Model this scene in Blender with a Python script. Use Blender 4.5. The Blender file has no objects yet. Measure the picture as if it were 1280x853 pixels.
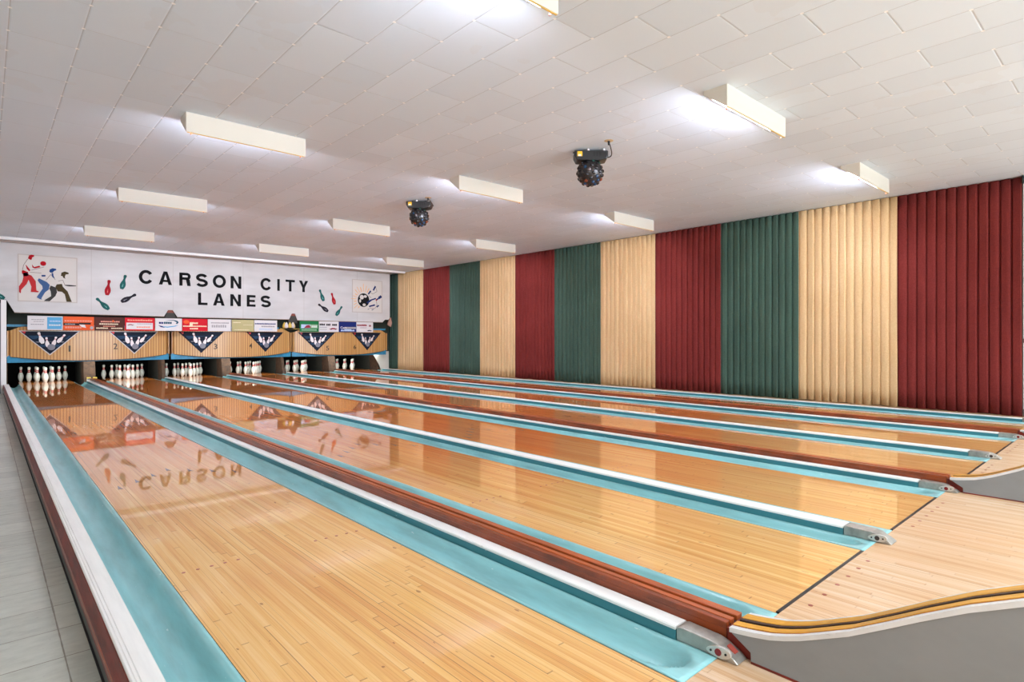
import bpy, math, random
from mathutils import Vector, Matrix, geometry
R = random.Random(7)
C = bpy.context.scene.collection
sc = bpy.context.scene
PI = math.pi

# ------------------------------------------------------------------ helpers
def lin(c):
    out = []
    for v in c:
        v = v / 255.0
        out.append(v / 12.92 if v <= 0.04045 else ((v + 0.055) / 1.055) ** 2.4)
    return (out[0], out[1], out[2], 1.0)

def mat(name, col, rough=0.5, metal=0.0, coat=0.0, coat_rough=0.05, emit=None, estr=0.0, spec=0.5):
    m = bpy.data.materials.new(name); m.use_nodes = True
    b = m.node_tree.nodes['Principled BSDF']
    b.inputs['Base Color'].default_value = lin(col)
    b.inputs['Roughness'].default_value = rough
    b.inputs['Metallic'].default_value = metal
    b.inputs['Coat Weight'].default_value = coat
    b.inputs['Coat Roughness'].default_value = coat_rough
    b.inputs['Specular IOR Level'].default_value = spec
    if emit:
        b.inputs['Emission Color'].default_value = lin(emit)
        b.inputs['Emission Strength'].default_value = estr
    return m

class NT:
    """tiny node-graph writer"""
    def __init__(s, m):
        s.nt = m.node_tree; s.b = s.nt.nodes['Principled BSDF']
        s.geo = s.nt.nodes.new('ShaderNodeNewGeometry')
    def n(s, t, **kw):
        nd = s.nt.nodes.new(t)
        for k, v in kw.items(): setattr(nd, k, v)
        return nd
    def put(s, sock, v):
        if isinstance(v, bpy.types.NodeSocket): s.nt.links.new(v, sock)
        elif isinstance(v, (tuple, list)) and len(v) == 3 and sock.type == 'RGBA': sock.default_value = lin(v)
        else: sock.default_value = v
    def m(s, op, a, b=None, c=None):
        nd = s.n('ShaderNodeMath', operation=op)
        s.put(nd.inputs[0], a)
        if b is not None: s.put(nd.inputs[1], b)
        if c is not None: s.put(nd.inputs[2], c)
        return nd.outputs[0]
    def xyz(s, v=None):
        nd = s.n('ShaderNodeSeparateXYZ'); s.put(nd.inputs[0], v if v is not None else s.geo.outputs['Position'])
        return nd.outputs
    def comb(s, x, y, z):
        nd = s.n('ShaderNodeCombineXYZ')
        for i, v in enumerate((x, y, z)): s.put(nd.inputs[i], v)
        return nd.outputs[0]
    def noise(s, vec, scale, detail=3, rough=0.5):
        nd = s.n('ShaderNodeTexNoise'); s.put(nd.inputs['Vector'], vec)
        nd.inputs['Scale'].default_value = scale; nd.inputs['Detail'].default_value = detail
        nd.inputs['Roughness'].default_value = rough
        return nd.outputs['Fac']
    def white(s, vec):
        nd = s.n('ShaderNodeTexWhiteNoise', noise_dimensions='3D'); s.put(nd.inputs['Vector'], vec)
        return nd.outputs['Value']
    def ramp(s, fac, stops):
        nd = s.n('ShaderNodeValToRGB'); s.put(nd.inputs[0], fac)
        el = nd.color_ramp.elements
        while len(el) < len(stops): el.new(0.5)
        for e, (p, c) in zip(el, stops):
            e.position = p; e.color = lin(c)
        return nd.outputs[0]
    def mix(s, fac, a, b, mode='MIX'):
        nd = s.n('ShaderNodeMix', data_type='RGBA', blend_type=mode)
        s.put(nd.inputs['Factor'], fac); s.put(nd.inputs[6], a); s.put(nd.inputs[7], b)
        return nd.outputs[2]
    def bump(s, h, strength=0.3, dist=0.01):
        nd = s.n('ShaderNodeBump'); s.put(nd.inputs['Height'], h)
        nd.inputs['Strength'].default_value = strength; nd.inputs['Distance'].default_value = dist
        s.nt.links.new(nd.outputs[0], s.b.inputs['Normal']); return nd
    def col(s, v): s.put(s.b.inputs['Base Color'], v)

class MB:
    def __init__(s): s.v = []; s.f = []; s.mi = []; s.m = 0
    def add(s, vs, fs):
        o = len(s.v); s.v += [tuple(p) for p in vs]
        for f in fs: s.f.append(tuple(i + o for i in f)); s.mi.append(s.m)
        return s
    def box(s, x0, x1, y0, y1, z0, z1):
        return s.add([(x0,y0,z0),(x1,y0,z0),(x1,y1,z0),(x0,y1,z0),(x0,y0,z1),(x1,y0,z1),(x1,y1,z1),(x0,y1,z1)],
              [(3,2,1,0),(4,5,6,7),(0,1,5,4),(1,2,6,5),(2,3,7,6),(3,0,4,7)])
    def prism(s, prof, axis, a, b):
        """extrude a 2D profile along an axis; the profile's coords are the other two axes in order"""
        def P(u, w, t):
            return (t,u,w) if axis == 'x' else (u,t,w) if axis == 'y' else (u,w,t)
        n = len(prof)
        vs = [P(u,w,a) for u,w in prof] + [P(u,w,b) for u,w in prof]
        fs = [(i,(i+1)%n,n+(i+1)%n,n+i) for i in range(n)]
        tris = geometry.tessellate_polygon([[Vector((u,w,0)) for u,w in prof]])
        for t in tris:
            fs.append(tuple(t)); fs.append(tuple(n+i for i in reversed(t)))
        return s.add(vs, fs)
    def lathe(s, prof, seg=16, M=None):
        vs = []; fs = []
        for r, z in prof:
            for k in range(seg):
                a = 2*PI*k/seg; p = Vector((r*math.cos(a), r*math.sin(a), z))
                vs.append(M @ p if M else p)
        n = len(prof)
        for i in range(n-1):
            for k in range(seg):
                k2 = (k+1) % seg
                fs.append((i*seg+k, i*seg+k2, (i+1)*seg+k2, (i+1)*seg+k))
        fs.append(tuple(reversed(range(seg)))); fs.append(tuple((n-1)*seg+k for k in range(seg)))
        return s.add(vs, fs)
    def tube(s, pts, r, seg=8):
        vs = []; fs = []; n = len(pts)
        P = [Vector(p) for p in pts]
        for i, p in enumerate(P):
            t = (P[min(i+1,n-1)] - P[max(i-1,0)]).normalized()
            u = t.cross(Vector((0.3,0.9,0.2))).normalized(); w = t.cross(u)
            for k in range(seg):
                a = 2*PI*k/seg; vs.append(p + u*(r*math.cos(a)) + w*(r*math.sin(a)))
        for i in range(n-1):
            for k in range(seg):
                k2 = (k+1) % seg; fs.append((i*seg+k, i*seg+k2, (i+1)*seg+k2, (i+1)*seg+k))
        fs.append(tuple(range(seg))); fs.append(tuple((n-1)*seg+k for k in reversed(range(seg))))
        return s.add(vs, fs)
    def build(s, name, mats, parent=None, smooth=False, bevel=0, loc=None):
        me = bpy.data.meshes.new(name); me.from_pydata(s.v, [], s.f)
        if not isinstance(mats, (list, tuple)): mats = [mats]
        for m in mats: me.materials.append(m)
        for p, i in zip(me.polygons, s.mi): p.material_index = i
        import bmesh
        bm = bmesh.new(); bm.from_mesh(me); bmesh.ops.recalc_face_normals(bm, faces=bm.faces); bm.to_mesh(me); bm.free()
        if smooth:
            for p in me.polygons: p.use_smooth = True
            if smooth != 'all':
                me.set_sharp_from_angle(angle=math.radians(38))
        o = bpy.data.objects.new(name, me); C.objects.link(o)
        if loc: o.location = loc
        if parent:
            o.parent = parent; o.location = Vector(o.location) - Vector(parent.location)
        if bevel:
            b = o.modifiers.new('bevel', 'BEVEL'); b.width = bevel; b.segments = 2; b.limit_method = 'ANGLE'; b.angle_limit = math.radians(50)
        return o

def tag(o, label=None, cat=None, group=None, kind=None):
    if label: o['label'] = label
    if cat: o['category'] = cat
    if group: o['group'] = group
    if kind: o['kind'] = kind
    return o
def thing(name, label, cat, loc=(0,0,0), group=None):
    o = bpy.data.objects.new(name, None); C.objects.link(o); o.location = loc; o.empty_display_size = 0.1
    return tag(o, label, cat, group)
def copy_tree(o, parent=None):
    c = o.copy(); C.objects.link(c); c.parent = parent
    for ch in list(o.children): copy_tree(ch, c)
    return c

def smoothstep(t):
    t = min(1, max(0, t)); return t*t*(3-2*t)

# ------------------------------------------------------------------ measures (metres; lane top is z = 0, x across, y down the lanes)
LANE = [0.637, 2.407, 3.947, 5.717, 7.257, 9.027]
LW = 1.054
YF = 1.07                 # foul line
YE = 20.2                 # end of the pin deck
HEAD = YF + 18.29
CEIL = 3.437
XW = 10.86                # curtain plane
FLOOR = -0.17

# ------------------------------------------------------------------ materials
def wood_lane(name, approach=False):
    m = mat(name, (225,175,110), 0.5, coat=1.0 if not approach else 0.35, coat_rough=0.03 if not approach else 0.25, spec=0.15)
    m.node_tree.nodes['Principled BSDF'].inputs['Coat IOR'].default_value = 1.56
    g = NT(m); x, y, z = g.xyz()
    bi = g.m('FLOOR', g.m('DIVIDE', x, 0.0270))
    r1 = g.white(g.comb(bi, 3.1, 0.0))
    seg = g.m('FLOOR', g.m('DIVIDE', g.m('ADD', y, g.m('MULTIPLY', r1, 9.0)), 1.55))
    r2 = g.white(g.comb(bi, seg, 7.0))
    fine = g.noise(g.comb(g.m('MULTIPLY', x, 130.0), g.m('MULTIPLY', y, 2.2), r2), 1.0, 4, 0.6)
    soft = g.noise(g.comb(g.m('MULTIPLY', x, 2.0), g.m('MULTIPLY', y, 0.55), 0.0), 1.0, 3)
    tone = g.m('ADD', g.m('ADD', g.m('MULTIPLY', r2, 0.22), g.m('MULTIPLY', r1, 0.14)), g.m('ADD', 0.0, g.m('MULTIPLY', fine, 0.62)))
    if approach:
        c = g.ramp(tone, [(0.2,(186,140,96)),(0.45,(208,174,138)),(0.75,(218,194,168))])
        c = g.mix(g.m('MULTIPLY', g.m('SUBTRACT', soft, 0.45), 1.6), c, (205,150,95))
    else:
        pale = g.ramp(tone, [(0.2,(212,148,78)),(0.5,(232,184,112)),(0.85,(244,212,154))])
        warm = g.ramp(tone, [(0.2,(184,92,30)),(0.5,(206,118,44)),(0.85,(222,146,68))])
        # maple at the front joins pine with staggered board ends
        lane_warm = g.m('MULTIPLY', g.m('SMOOTH_MIN', g.m('DIVIDE', g.m('SUBTRACT', x, 0.9), 3.2), 1.0, 0.1), 1.0)
        fac = g.m('ADD', g.m('DIVIDE', g.m('SUBTRACT', y, 4.0), 4.0), g.m('MULTIPLY', g.m('SUBTRACT', r1, 0.5), 0.5))
        fac = g.m('ADD', fac, g.m('MULTIPLY', g.m('MAXIMUM', lane_warm, 0.0), 0.8))
        fac = g.m('MINIMUM', g.m('MAXIMUM', fac, 0.08), 1.0)
        c = g.mix(fac, pale, warm)
        c = g.mix(g.m('MULTIPLY', g.m('MAXIMUM', g.m('SUBTRACT', soft, 0.5), 0.0), 1.2), c, (196,120,60))
    # seams between boards
    fx = g.m('FRACT', g.m('DIVIDE', x, 0.0270))
    seam = g.m('LESS_THAN', fx, 0.055)
    seamstr = g.m('MULTIPLY', g.m('MULTIPLY', seam, g.white(g.comb(bi, seg, 2.0))), 0.6)
    c = g.mix(seamstr, c, (120,66,30))
    crack = g.m('MULTIPLY', g.m('MULTIPLY', g.m('LESS_THAN', fx, 0.10), g.m('GREATER_THAN', g.white(g.comb(bi, seg, 11.0)), 0.90)), 0.6)
    c = g.mix(crack, c, (104,62,34))
    fy = g.m('FRACT', g.m('DIVIDE', g.m('ADD', y, g.m('MULTIPLY', r1, 9.0)), 1.55))
    butt = g.m('MULTIPLY', g.m('LESS_THAN', fy, 0.0035), 0.2 if approach else 0.55)
    c = g.mix(butt, c, (110,60,30))
    # dark specks and dents
    sp = g.noise(g.comb(g.m('MULTIPLY', x, 26.0), g.m('MULTIPLY', y, 9.0), 4.0), 1.0, 2, 0.5)
    c = g.mix(g.m('MULTIPLY', g.m('GREATER_THAN', sp, 0.75 if approach else 0.735), 0.35 if approach else 0.6), c, (120,62,34))
    g.col(c)
    g.bump(g.m('ADD', g.m('MULTIPLY', r2, 0.2), g.noise(g.comb(g.m('MULTIPLY', x, 3.0), g.m('MULTIPLY', y, 0.8), 1.0), 1.0, 2)), 0.02 if not approach else 0.1, 0.004)
    return m
M_LANE = wood_lane('lane_wood')
M_APP = wood_lane('approach_wood', True)
M_DECK = wood_lane('pin_deck_wood')
M_SEAMBLACK = mat('black_inlay', (32,28,27), 0.4)
M_ARROW = mat('dark_inlay', (84,50,46), 0.35, coat=1, coat_rough=0.04)
M_DOT = mat('rust_inlay', (150,62,38), 0.4)

def painted(name, col, rough=0.35, coat=0.4, wear=(225,235,235), amount=0.6, var=0.14, stretch=(14.0, 1.6)):
    m = mat(name, col, rough, coat=coat, coat_rough=0.2); g = NT(m); x, y, z = g.xyz()
    n = g.noise(g.comb(g.m('MULTIPLY', x, stretch[0]), g.m('MULTIPLY', y, stretch[1]), g.m('MULTIPLY', z, 12.0)), 1.0, 4, 0.6)
    d = tuple(max(0, c*(1-var)) for c in col); l = tuple(min(255, c*(1+var*0.5)) for c in col)
    c = g.ramp(n, [(0.3, d), (0.55, col), (0.75, l)])
    w = g.noise(g.comb(g.m('MULTIPLY', x, 60.0), g.m('MULTIPLY', y, 9.0), g.m('MULTIPLY', z, 60.0)), 1.0, 3, 0.7)
    c = g.mix(g.m('MULTIPLY', g.m('GREATER_THAN', w, 0.72), amount), c, wear)
    g.col(c); return m
M_TEAL = painted('teal_gutter_paint', (142,200,203), 0.3, 0.5, var=0.12)
M_TEALD = painted('shaded_teal_paint', (58,128,138), 0.4, 0.3, var=0.08)  # gutter teal with the shade under the caps put into its colour
M_WHITECAP = painted('white_cap_paint', (242,240,236), 0.5, 0.1, wear=(170,160,150), amount=0.4, var=0.03, stretch=(40.0, 3.0))
M_BROWN = painted('varnished_red_brown_wood', (142,62,20), 0.4, 0.2, wear=(196,186,176), amount=0.2, var=0.3, stretch=(60.0, 4.0))
M_BROWNR = painted('orange_brown_rail_wood', (176,84,34), 0.4, 0.2, var=0.25, wear=(90,40,20), amount=0.3, stretch=(60.0, 4.0))
M_BROWND = painted('dark_mahogany_wood', (124,32,16), 0.55, 0.0, var=0.3, wear=(40,20,16), amount=0.4, stretch=(50.0, 4.0))
M_GROOVE = mat('black_groove', (24,18,18), 0.7)
M_METAL = painted('worn_cast_metal', (176,172,164), 0.38, 0.0, wear=(96,84,72), amount=0.45, stretch=(20.0, 20.0))
M_METAL.node_tree.nodes['Principled BSDF'].inputs['Metallic'].default_value = 0.55
M_CHROME = mat('polished_metal', (212,208,202), 0.38, 0.6)
M_RED = mat('red_lens', (132,22,20), 0.25)
M_BLACK = mat('matte_black', (18,18,18), 0.7)
M_PIT = mat('pit_black', (14,14,14), 0.95, spec=0.1)
M_GREYP = painted('grey_return_paint', (140,142,143), 0.6, 0.0, wear=(165,165,165), amount=0.15, var=0.03, stretch=(6.0, 6.0))
M_GREYLIP = painted('light_grey_lip', (222,222,222), 0.4, 0.1, wear=(150,150,150), amount=0.3, var=0.04, stretch=(30.0, 12.0))
M_YELLOW = painted('yellow_laminated_wood', (236,172,68), 0.3, 0.4, wear=(170,100,34), amount=0.3, stretch=(50.0, 6.0))
M_DKBROWN = mat('dark_rubber_strip', (66,48,44), 0.4)
M_PIN = mat('pin_plastic', (232,232,222), 0.25, coat=0.5, coat_rough=0.05)
M_PINRED = mat('pin_red_stripe', (206,22,38), 0.3)
M_WHITE = mat('white_board_paint', (232,230,226), 0.5)
M_CREAM = mat('fixture_white', (222,216,203), 0.6)
M_TUBE = mat('lit_diffuser', (255,250,235), 0.5, emit=(234,238,255), estr=36.0)
M_AMBER = mat('yellowed_plastic_edge', (214,176,90), 0.4)
M_TEALRAIL = painted('blue_rail_paint', (44,138,176), 0.45, 0.1, amount=0.15)
M_LETTER = mat('black_letter', (20,20,22), 0.8, spec=0.15)
M_LINE = mat('fine_ink', (120,105,98), 0.6)

# ceiling
def ceiling_mat():
    m = mat('ceiling_tile', (214,212,210), 0.75); g = NT(m); x, y, z = g.xyz()
    xs = g.m('DIVIDE', g.m('SUBTRACT', x, 0.132), 0.4115)
    ci = g.m('FLOOR', xs); fx = g.m('FRACT', xs)
    par = g.m('MULTIPLY', g.m('MODULO', g.m('ADD', ci, 40.0), 2.0), 0.5)
    ys = g.m('ADD', g.m('DIVIDE', g.m('SUBTRACT', y, 0.88), 0.823), par)
    ri = g.m('FLOOR', ys); fy = g.m('FRACT', ys)
    ex = g.m('MULTIPLY', g.m('MINIMUM', fx, g.m('SUBTRACT', 1.0, fx)), 0.4115)
    ey = g.m('MULTIPLY', g.m('MINIMUM', fy, g.m('SUBTRACT', 1.0, fy)), 0.823)
    e = g.m('MINIMUM', ex, ey)
    r = g.white(g.comb(ci, ri, 1.0))
    c = g.mix(r, (214,225,235), (221,232,242))
    n = g.noise(g.geo.outputs['Position'], 1.3, 3)
    c = g.mix(g.m('MULTIPLY', g.m('GREATER_THAN', n, 0.63), 0.12), c, (206,204,202))
    seam = g.m('LESS_THAN', ex, 0.003); seam2 = g.m('LESS_THAN', ey, 0.003)
    c = g.mix(g.m('MULTIPLY', seam, 0.6), c, (168,170,172))
    c = g.mix(g.m('MULTIPLY', seam2, g.m('ADD', 0.2, g.m('MULTIPLY', r, 0.6))), c, (180,180,180))
    # nail heads, every 0.41 m along the joints
    fn = g.m('FRACT', g.m('DIVIDE', g.m('SUBTRACT', y, 0.88), 0.4115))
    en = g.m('MULTIPLY', g.m('MINIMUM', fn, g.m('SUBTRACT', 1.0, fn)), 0.4115)
    d = g.m('SQRT', g.m('ADD', g.m('MULTIPLY', ex, ex), g.m('MULTIPLY', en, en)))
    dot = g.m('LESS_THAN', d, 0.013)
    c = g.mix(dot, c, (250,250,250))
    g.col(c)
    # every tile hangs a hair differently; joints are shallow grooves
    tilt = g.m('ADD', g.m('MULTIPLY', g.m('SUBTRACT', r, 0.5), g.m('MULTIPLY', fx, 0.5)), g.m('MULTIPLY', g.m('SUBTRACT', g.white(g.comb(ri, ci, 5.0)), 0.5), fy))
    groove = g.m('MINIMUM', g.m('MULTIPLY', e, 90.0), 1.0)
    h = g.m('ADD', g.m('ADD', g.m('MULTIPLY', groove, 0.5), g.m('MULTIPLY', tilt, 0.9)), g.m('MULTIPLY', dot, 0.8))
    g.bump(h, 0.6, 0.007)
    return m
M_CEIL = ceiling_mat()

def floor_mat():
    m = mat('vinyl_floor_tile', (168,172,168), 0.45, coat=0.1); g = NT(m); x, y, z = g.xyz()
    xs = g.m('DIVIDE', g.m('SUBTRACT', x, 0.245), 0.305); ys = g.m('DIVIDE', y, 0.305)
    fx = g.m('FRACT', xs); fy = g.m('FRACT', ys)
    r = g.white(g.comb(g.m('FLOOR', xs), g.m('FLOOR', ys), 0.0))
    n = g.noise(g.comb(g.m('MULTIPLY', x, 9.0), g.m('MULTIPLY', y, 22.0), 0.0), 1.0, 5, 0.65)
    c = g.ramp(g.m('ADD', g.m('MULTIPLY', n, 0.75), g.m('MULTIPLY', r, 0.25)), [(0.3,(176,178,168)),(0.55,(196,198,187)),(0.8,(210,211,200))])
    wob = g.m('MULTIPLY', g.m('SUBTRACT', g.noise(g.comb(g.m('MULTIPLY', x, 10.0), g.m('MULTIPLY', y, 10.0), 2.0), 1.0, 3), 0.5), 0.02)
    fxw = g.m('ADD', g.m('MINIMUM', fx, g.m('SUBTRACT', 1.0, fx)), wob); fyw = g.m('ADD', g.m('MINIMUM', fy, g.m('SUBTRACT', 1.0, fy)), wob)
    gr = g.m('LESS_THAN', g.m('MINIMUM', fxw, fyw), 0.009)
    c = g.mix(g.m('MULTIPLY', gr, 0.75), c, (112,100,84))
    sc_ = g.noise(g.comb(g.m('MULTIPLY', x, 40.0), g.m('MULTIPLY', y, 90.0), 6.0), 1.0, 2)
    c = g.mix(g.m('MULTIPLY', g.m('GREATER_THAN', sc_, 0.74), 0.5), c, (110,108,102))
    g.col(c); g.bump(n, 0.15, 0.004); return m
M_FLOOR = floor_mat()

def sign_mat():
    m = mat('painted_sign_board', (216,211,207), 0.55); g = NT(m); x, y, z = g.xyz()
    n = g.noise(g.comb(g.m('MULTIPLY', x, 0.5), 0.0, g.m('MULTIPLY', z, 1.6)), 2.0, 4)
    c = g.ramp(n, [(0.3,(190,187,184)),(0.55,(200,197,194)),(0.8,(208,206,204))])
    fx = g.m('FRACT', g.m('DIVIDE', g.m('SUBTRACT', x, 3.84), 1.83))
    e = g.m('LESS_THAN', fx, 0.006)
    c = g.mix(g.m('MULTIPLY', e, 0.55), c, (168,158,148))
    g.col(c); return m
M_SIGN = sign_mat()
M_PICBG = mat('picture_ground', (206,200,192), 0.7)
M_PICFR = mat('picture_frame_line', (186,176,166), 0.6)

def fabric(name, dark, mid, light):
    m = mat(name, mid, 0.9, spec=0.2); g = NT(m); x, y, z = g.xyz()
    w = g.noise(g.comb(g.m('MULTIPLY', x, 8.0), g.m('MULTIPLY', y, 90.0), g.m('MULTIPLY', z, 60.0)), 1.0, 3, 0.7)
    b = g.noise(g.comb(1.0, g.m('MULTIPLY', y, 1.2), g.m('MULTIPLY', z, 0.9)), 1.0, 2)
    c = g.ramp(g.m('ADD', g.m('MULTIPLY', w, 0.6), g.m('MULTIPLY', b, 0.4)), [(0.3, dark), (0.5, mid), (0.72, light)])
    g.col(c); g.bump(w, 0.25, 0.003); return m
M_RED_F = fabric('burgundy_curtain_cloth', (100,36,32), (120,44,41), (140,58,52))
M_GRN_F = fabric('green_curtain_cloth', (58,80,70), (70,94,82), (84,110,96))
M_TAN_F = fabric('tan_curtain_cloth', (208,172,124), (222,188,140), (234,204,160))

def panel_mat():
    m = mat('ribbed_tan_panel', (206,160,98), 0.4, coat=0.3, coat_rough=0.15); g = NT(m); x, y, z = g.xyz()
    fx = g.m('FRACT', g.m('DIVIDE', x, 0.062))
    r = g.white(g.comb(g.m('FLOOR', g.m('DIVIDE', x, 0.062)), 0.0, 0.0))
    s1 = g.m('LESS_THAN', fx, 0.3)
    c = g.mix(r, (192,144,82), (204,160,100))
    c = g.mix(g.m('MULTIPLY', s1, 0.8), c, (142,94,48))  # rib shading put into the colour as darker bands
    g.col(c); return m
M_PANEL = panel_mat()
M_NAVY = mat('navy_decal', (16,26,42), 0.6, spec=0.2)
M_NAVY2 = mat('steel_blue_band', (34,62,90), 0.6, spec=0.2)
M_DECW = mat('decal_white', (226,218,216), 0.35)
M_DECG = mat('decal_grey_ball', (120,120,130), 0.35)
M_DECR = mat('decal_red', (196,44,52), 0.35)
M_DECB = mat('decal_border', (196,192,190), 0.35)
M_NUM = mat('number_ink', (58,46,34), 0.5)
M_WALL = mat('wall_paint', (214,208,200), 0.7)
M_BASEB = mat('black_baseboard', (52,54,58), 0.5)
M_MAROON = mat('maroon_stripe', (106,38,48), 0.5)
M_KICKG = painted('grey_kickback', (56,56,50), 0.8, 0.0, wear=(40,38,34), amount=0.5, stretch=(10.0, 10.0))
M_KICKB = painted('scuffed_brown_kickback', (74,50,34), 0.8, 0.0, wear=(36,26,20), amount=0.7, var=0.35, stretch=(10.0, 10.0))
M_KEDGE = painted('kickback_pale_edge', (150,120,98), 0.7, 0.0, wear=(80,60,48), amount=0.5, stretch=(10.0, 10.0))
M_DARKG = mat('dark_green_backing', (40,48,40), 0.9)

# ------------------------------------------------------------------ room shell
def struct(name, mb, m, **k):
    return tag(mb.build(name, m, **k), kind='structure')
YB = -7.5; XL = -1.3
struct('floor', MB().box(XL, 0.36, YF-0.02, 21, FLOOR-0.05, FLOOR), M_FLOOR)
struct('floor', MB().box(XL, XW+0.3, YB, YF-0.008, -0.06, 0), M_APP)
struct('ceiling', MB().box(XL, XW+0.3, YB, 21, CEIL, CEIL+0.08), M_CEIL)
struct('wall_left', MB().box(XL-0.1, XL, YB, 21, -0.3, CEIL), M_WALL)
struct('wall_rear', MB().box(XL, XW+0.3, YB-0.1, YB, -0.3, CEIL), M_WALL)
struct('wall_right', MB().box(XW+0.10, XW+0.2, YB, 21, -0.3, CEIL), M_WALL)
struct('wall_back', MB().box(XL, XW+0.3, 21, 21.1, -0.3, CEIL), M_PIT)
struct('floor', MB().box(0.36, XW+0.1, YF+0.0, 21, -0.3, -0.13), M_PIT)
# dark backing above the pits, behind the panels and signs
bk = MB(); bk.box(0.42, 10.7, 18.78, 18.82, 0.62, 3.42); bk.box(0.36, 10.7, 18.82, 21, 0.62, 0.66)
tag(bk.build('wall_pit', M_DARKG), kind='structure')
# wall end beyond the last curtain
struct('wall_right_return', MB().box(XW-0.03, XW+0.1, YB, 1.285, -0.0, CEIL), M_WALL)
struct('baseboard_right', MB().box(XW-0.045, XW-0.03, YB, 1.28, 0.0, 0.13), M_BASEB)
struct('trim_1', MB().box(XW-0.042, XW-0.03, YB, 1.28, 1.07, 1.13), M_MAROON)
struct('trim_2', MB().box(XW-0.12, XW-0.03, YB, 1.28, 3.33, CEIL), mat('dark_green_trim', (34,58,60), 0.6), )
# white batten under the ceiling in front of the sign
tb = MB().box(XL, XW-0.12, 17.72, 17.78, 3.375, CEIL)
struct('trim_3', tb, M_WHITE)
struct('trim_4', MB().box(XL, 10.58, 18.34, 18.49, 3.40, CEIL), mat('shadow_board', (196,184,178), 0.7))

# ------------------------------------------------------------------ lanes
ORD = ['lane 1, nearest the tiled aisle', 'lane 2, right of the front ball return', 'lane 3, left of the middle ball return',
       'lane 4, right of the middle ball return', 'lane 5, left of the farthest ball return', 'lane 6, beside the striped curtains']
for k, x0 in enumerate(LANE):
    t = thing('bowling_lane', 'glossy striped-board wooden bowling '+ORD[k], 'bowling lane', (x0+LW/2, YF, 0), 'wooden bowling lanes')
    MB().box(x0+0.003, x0+LW-0.003, YF+0.0085, HEAD-0.35, -0.07, 0).build('lane_surface', M_LANE, t, loc=None)
    MB().box(x0+0.003, x0+LW-0.003, HEAD-0.348, YE, -0.07, 0.0005).build('pin_deck', M_DECK, t)
    MB().box(x0+0.02, x0+LW-0.005, YF-0.007, YF+0.008, -0.03, 0.0012).build('foul_line', M_SEAMBLACK, t)
    cx = x0 + LW/2
    for j in range(7):
        ax = cx + (j-3)*0.136; ay = YF + 4.76 - abs(j-3)*0.155
        a = MB().prism([(ax-0.016, ay-0.075), (ax, ay-0.055), (ax+0.016, ay-0.075), (ax, ay+0.075)], 'z', -0.002, 0.0010)
        a.build('aim_arrow', M_ARROW, t)
    for j in (-4,-3.45,-2.9,-2.35,-1.8, 1.8,2.35,2.9,3.45,4):
        dx = cx + j*0.113; n = 10
        MB().prism([(dx+0.0085*math.cos(2*PI*i/n), YF+2.14+0.0085*math.sin(2*PI*i/n)) for i in range(n)], 'z', -0.002, 0.0010).build('guide_dot', M_DOT, t)
    for j in (-2.7,-1.5,-0.3,0.8,1.9,3.0):
        dx = cx + j*0.128; n = 10
        MB().prism([(dx+0.010*math.cos(2*PI*i/n), YF-0.068+0.010*math.sin(2*PI*i/n)) for i in range(n)], 'z', -0.002, 0.0010).build('foul_dot', M_DOT, t)

# ------------------------------------------------------------------ gutters
def gutter(xa, xb, lane_side, y1, label, low=False):
    """channel from xa to xb; lane_side 'L' when the lane is at xa"""
    NS, ys = 20, [YF-0.007, YF+0.015, YF+0.04] + [YF+0.04+0.01*i for i in range(1,24)] + [YF+0.4+0.9*i for i in range(20)] + [y1]
    ys = [y for y in ys if y <= y1]
    vs = []; fs = []
    W = xb-xa; led = 0.018
    for y in ys:
        yy = (y-YF-0.04)/0.15
        for i in range(NS+1):
            s = i/NS; xx = s*W
            q = xx if lane_side == 'L' else W-xx
            if q <= led: sh = 0
            else:
                u = (q-led)/(W-led-0.006); u = min(1, u)
                sh = max(0.0, 1-abs(2*u-1)**2.0)**0.8
            # rounded end: the bowl closes like a quarter ellipsoid
            if yy < 1 and q > led:
                rr = (2*u-1)**2 + (1-yy)**2
                sh = max(0.0, 1-rr)**0.8 if yy > 0 else 0
            vs.append((xa+xx, y, -0.003-0.085*sh))
    n = NS+1
    for j in range(len(ys)-1):
        for i in range(NS): fs.append((j*n+i, j*n+i+1, (j+1)*n+i+1, (j+1)*n+i))
    mb = MB().add(vs, fs)
    # underside shell so the channel has thickness
    o = mb.build('gutter', M_TEAL, smooth='all')
    so = o.modifiers.new('thickness', 'SOLIDIFY'); so.thickness = 0.006; so.offset = -1
    tag(o, label, 'gutter', 'teal gutters along the lanes')
    return o
# make sure normals point up for solidify
YG = 18.86
g_edges = []
SP_SH = 0.195
def lane_gutter_edges(k):
    x0 = LANE[k]; left = (0.425, x0) if k == 0 else None
    return left
GUT = []
GUT.append((0.425, LANE[0], 'R', 'teal gutter left of lane 1, along the tiled aisle'))
for k in (0,2,4):
    a = LANE[k]+LW; b = LANE[k+1]
    nm = {0:'front', 2:'middle', 4:'farthest'}[k]
    GUT.append((a, a+0.228, 'L', 'wide teal gutter between lane %d and the %s ball return' % (k+1, nm)))
    GUT.append((b-0.225, b, 'R', 'partly hidden teal gutter behind the %s ball return, left of lane %d' % (nm, k+2)))
for k in (1,3):
    a = LANE[k]+LW; b = LANE[k+1]
    GUT.append((a, a+SP_SH, 'L', 'teal gutter on the right side of lane %d' % (k+1)))
    GUT.append((b-0.186, b, 'R', 'teal gutter on the left side of lane %d, behind the white cap' % (k+2)))
GUT.append((LANE[5]+LW, LANE[5]+LW+0.23, 'L', 'teal gutter right of lane 6, below the curtains'))
for a, b, s, lab in GUT: gutter(a+0.001, b-0.001, s, YG, lab)

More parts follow.
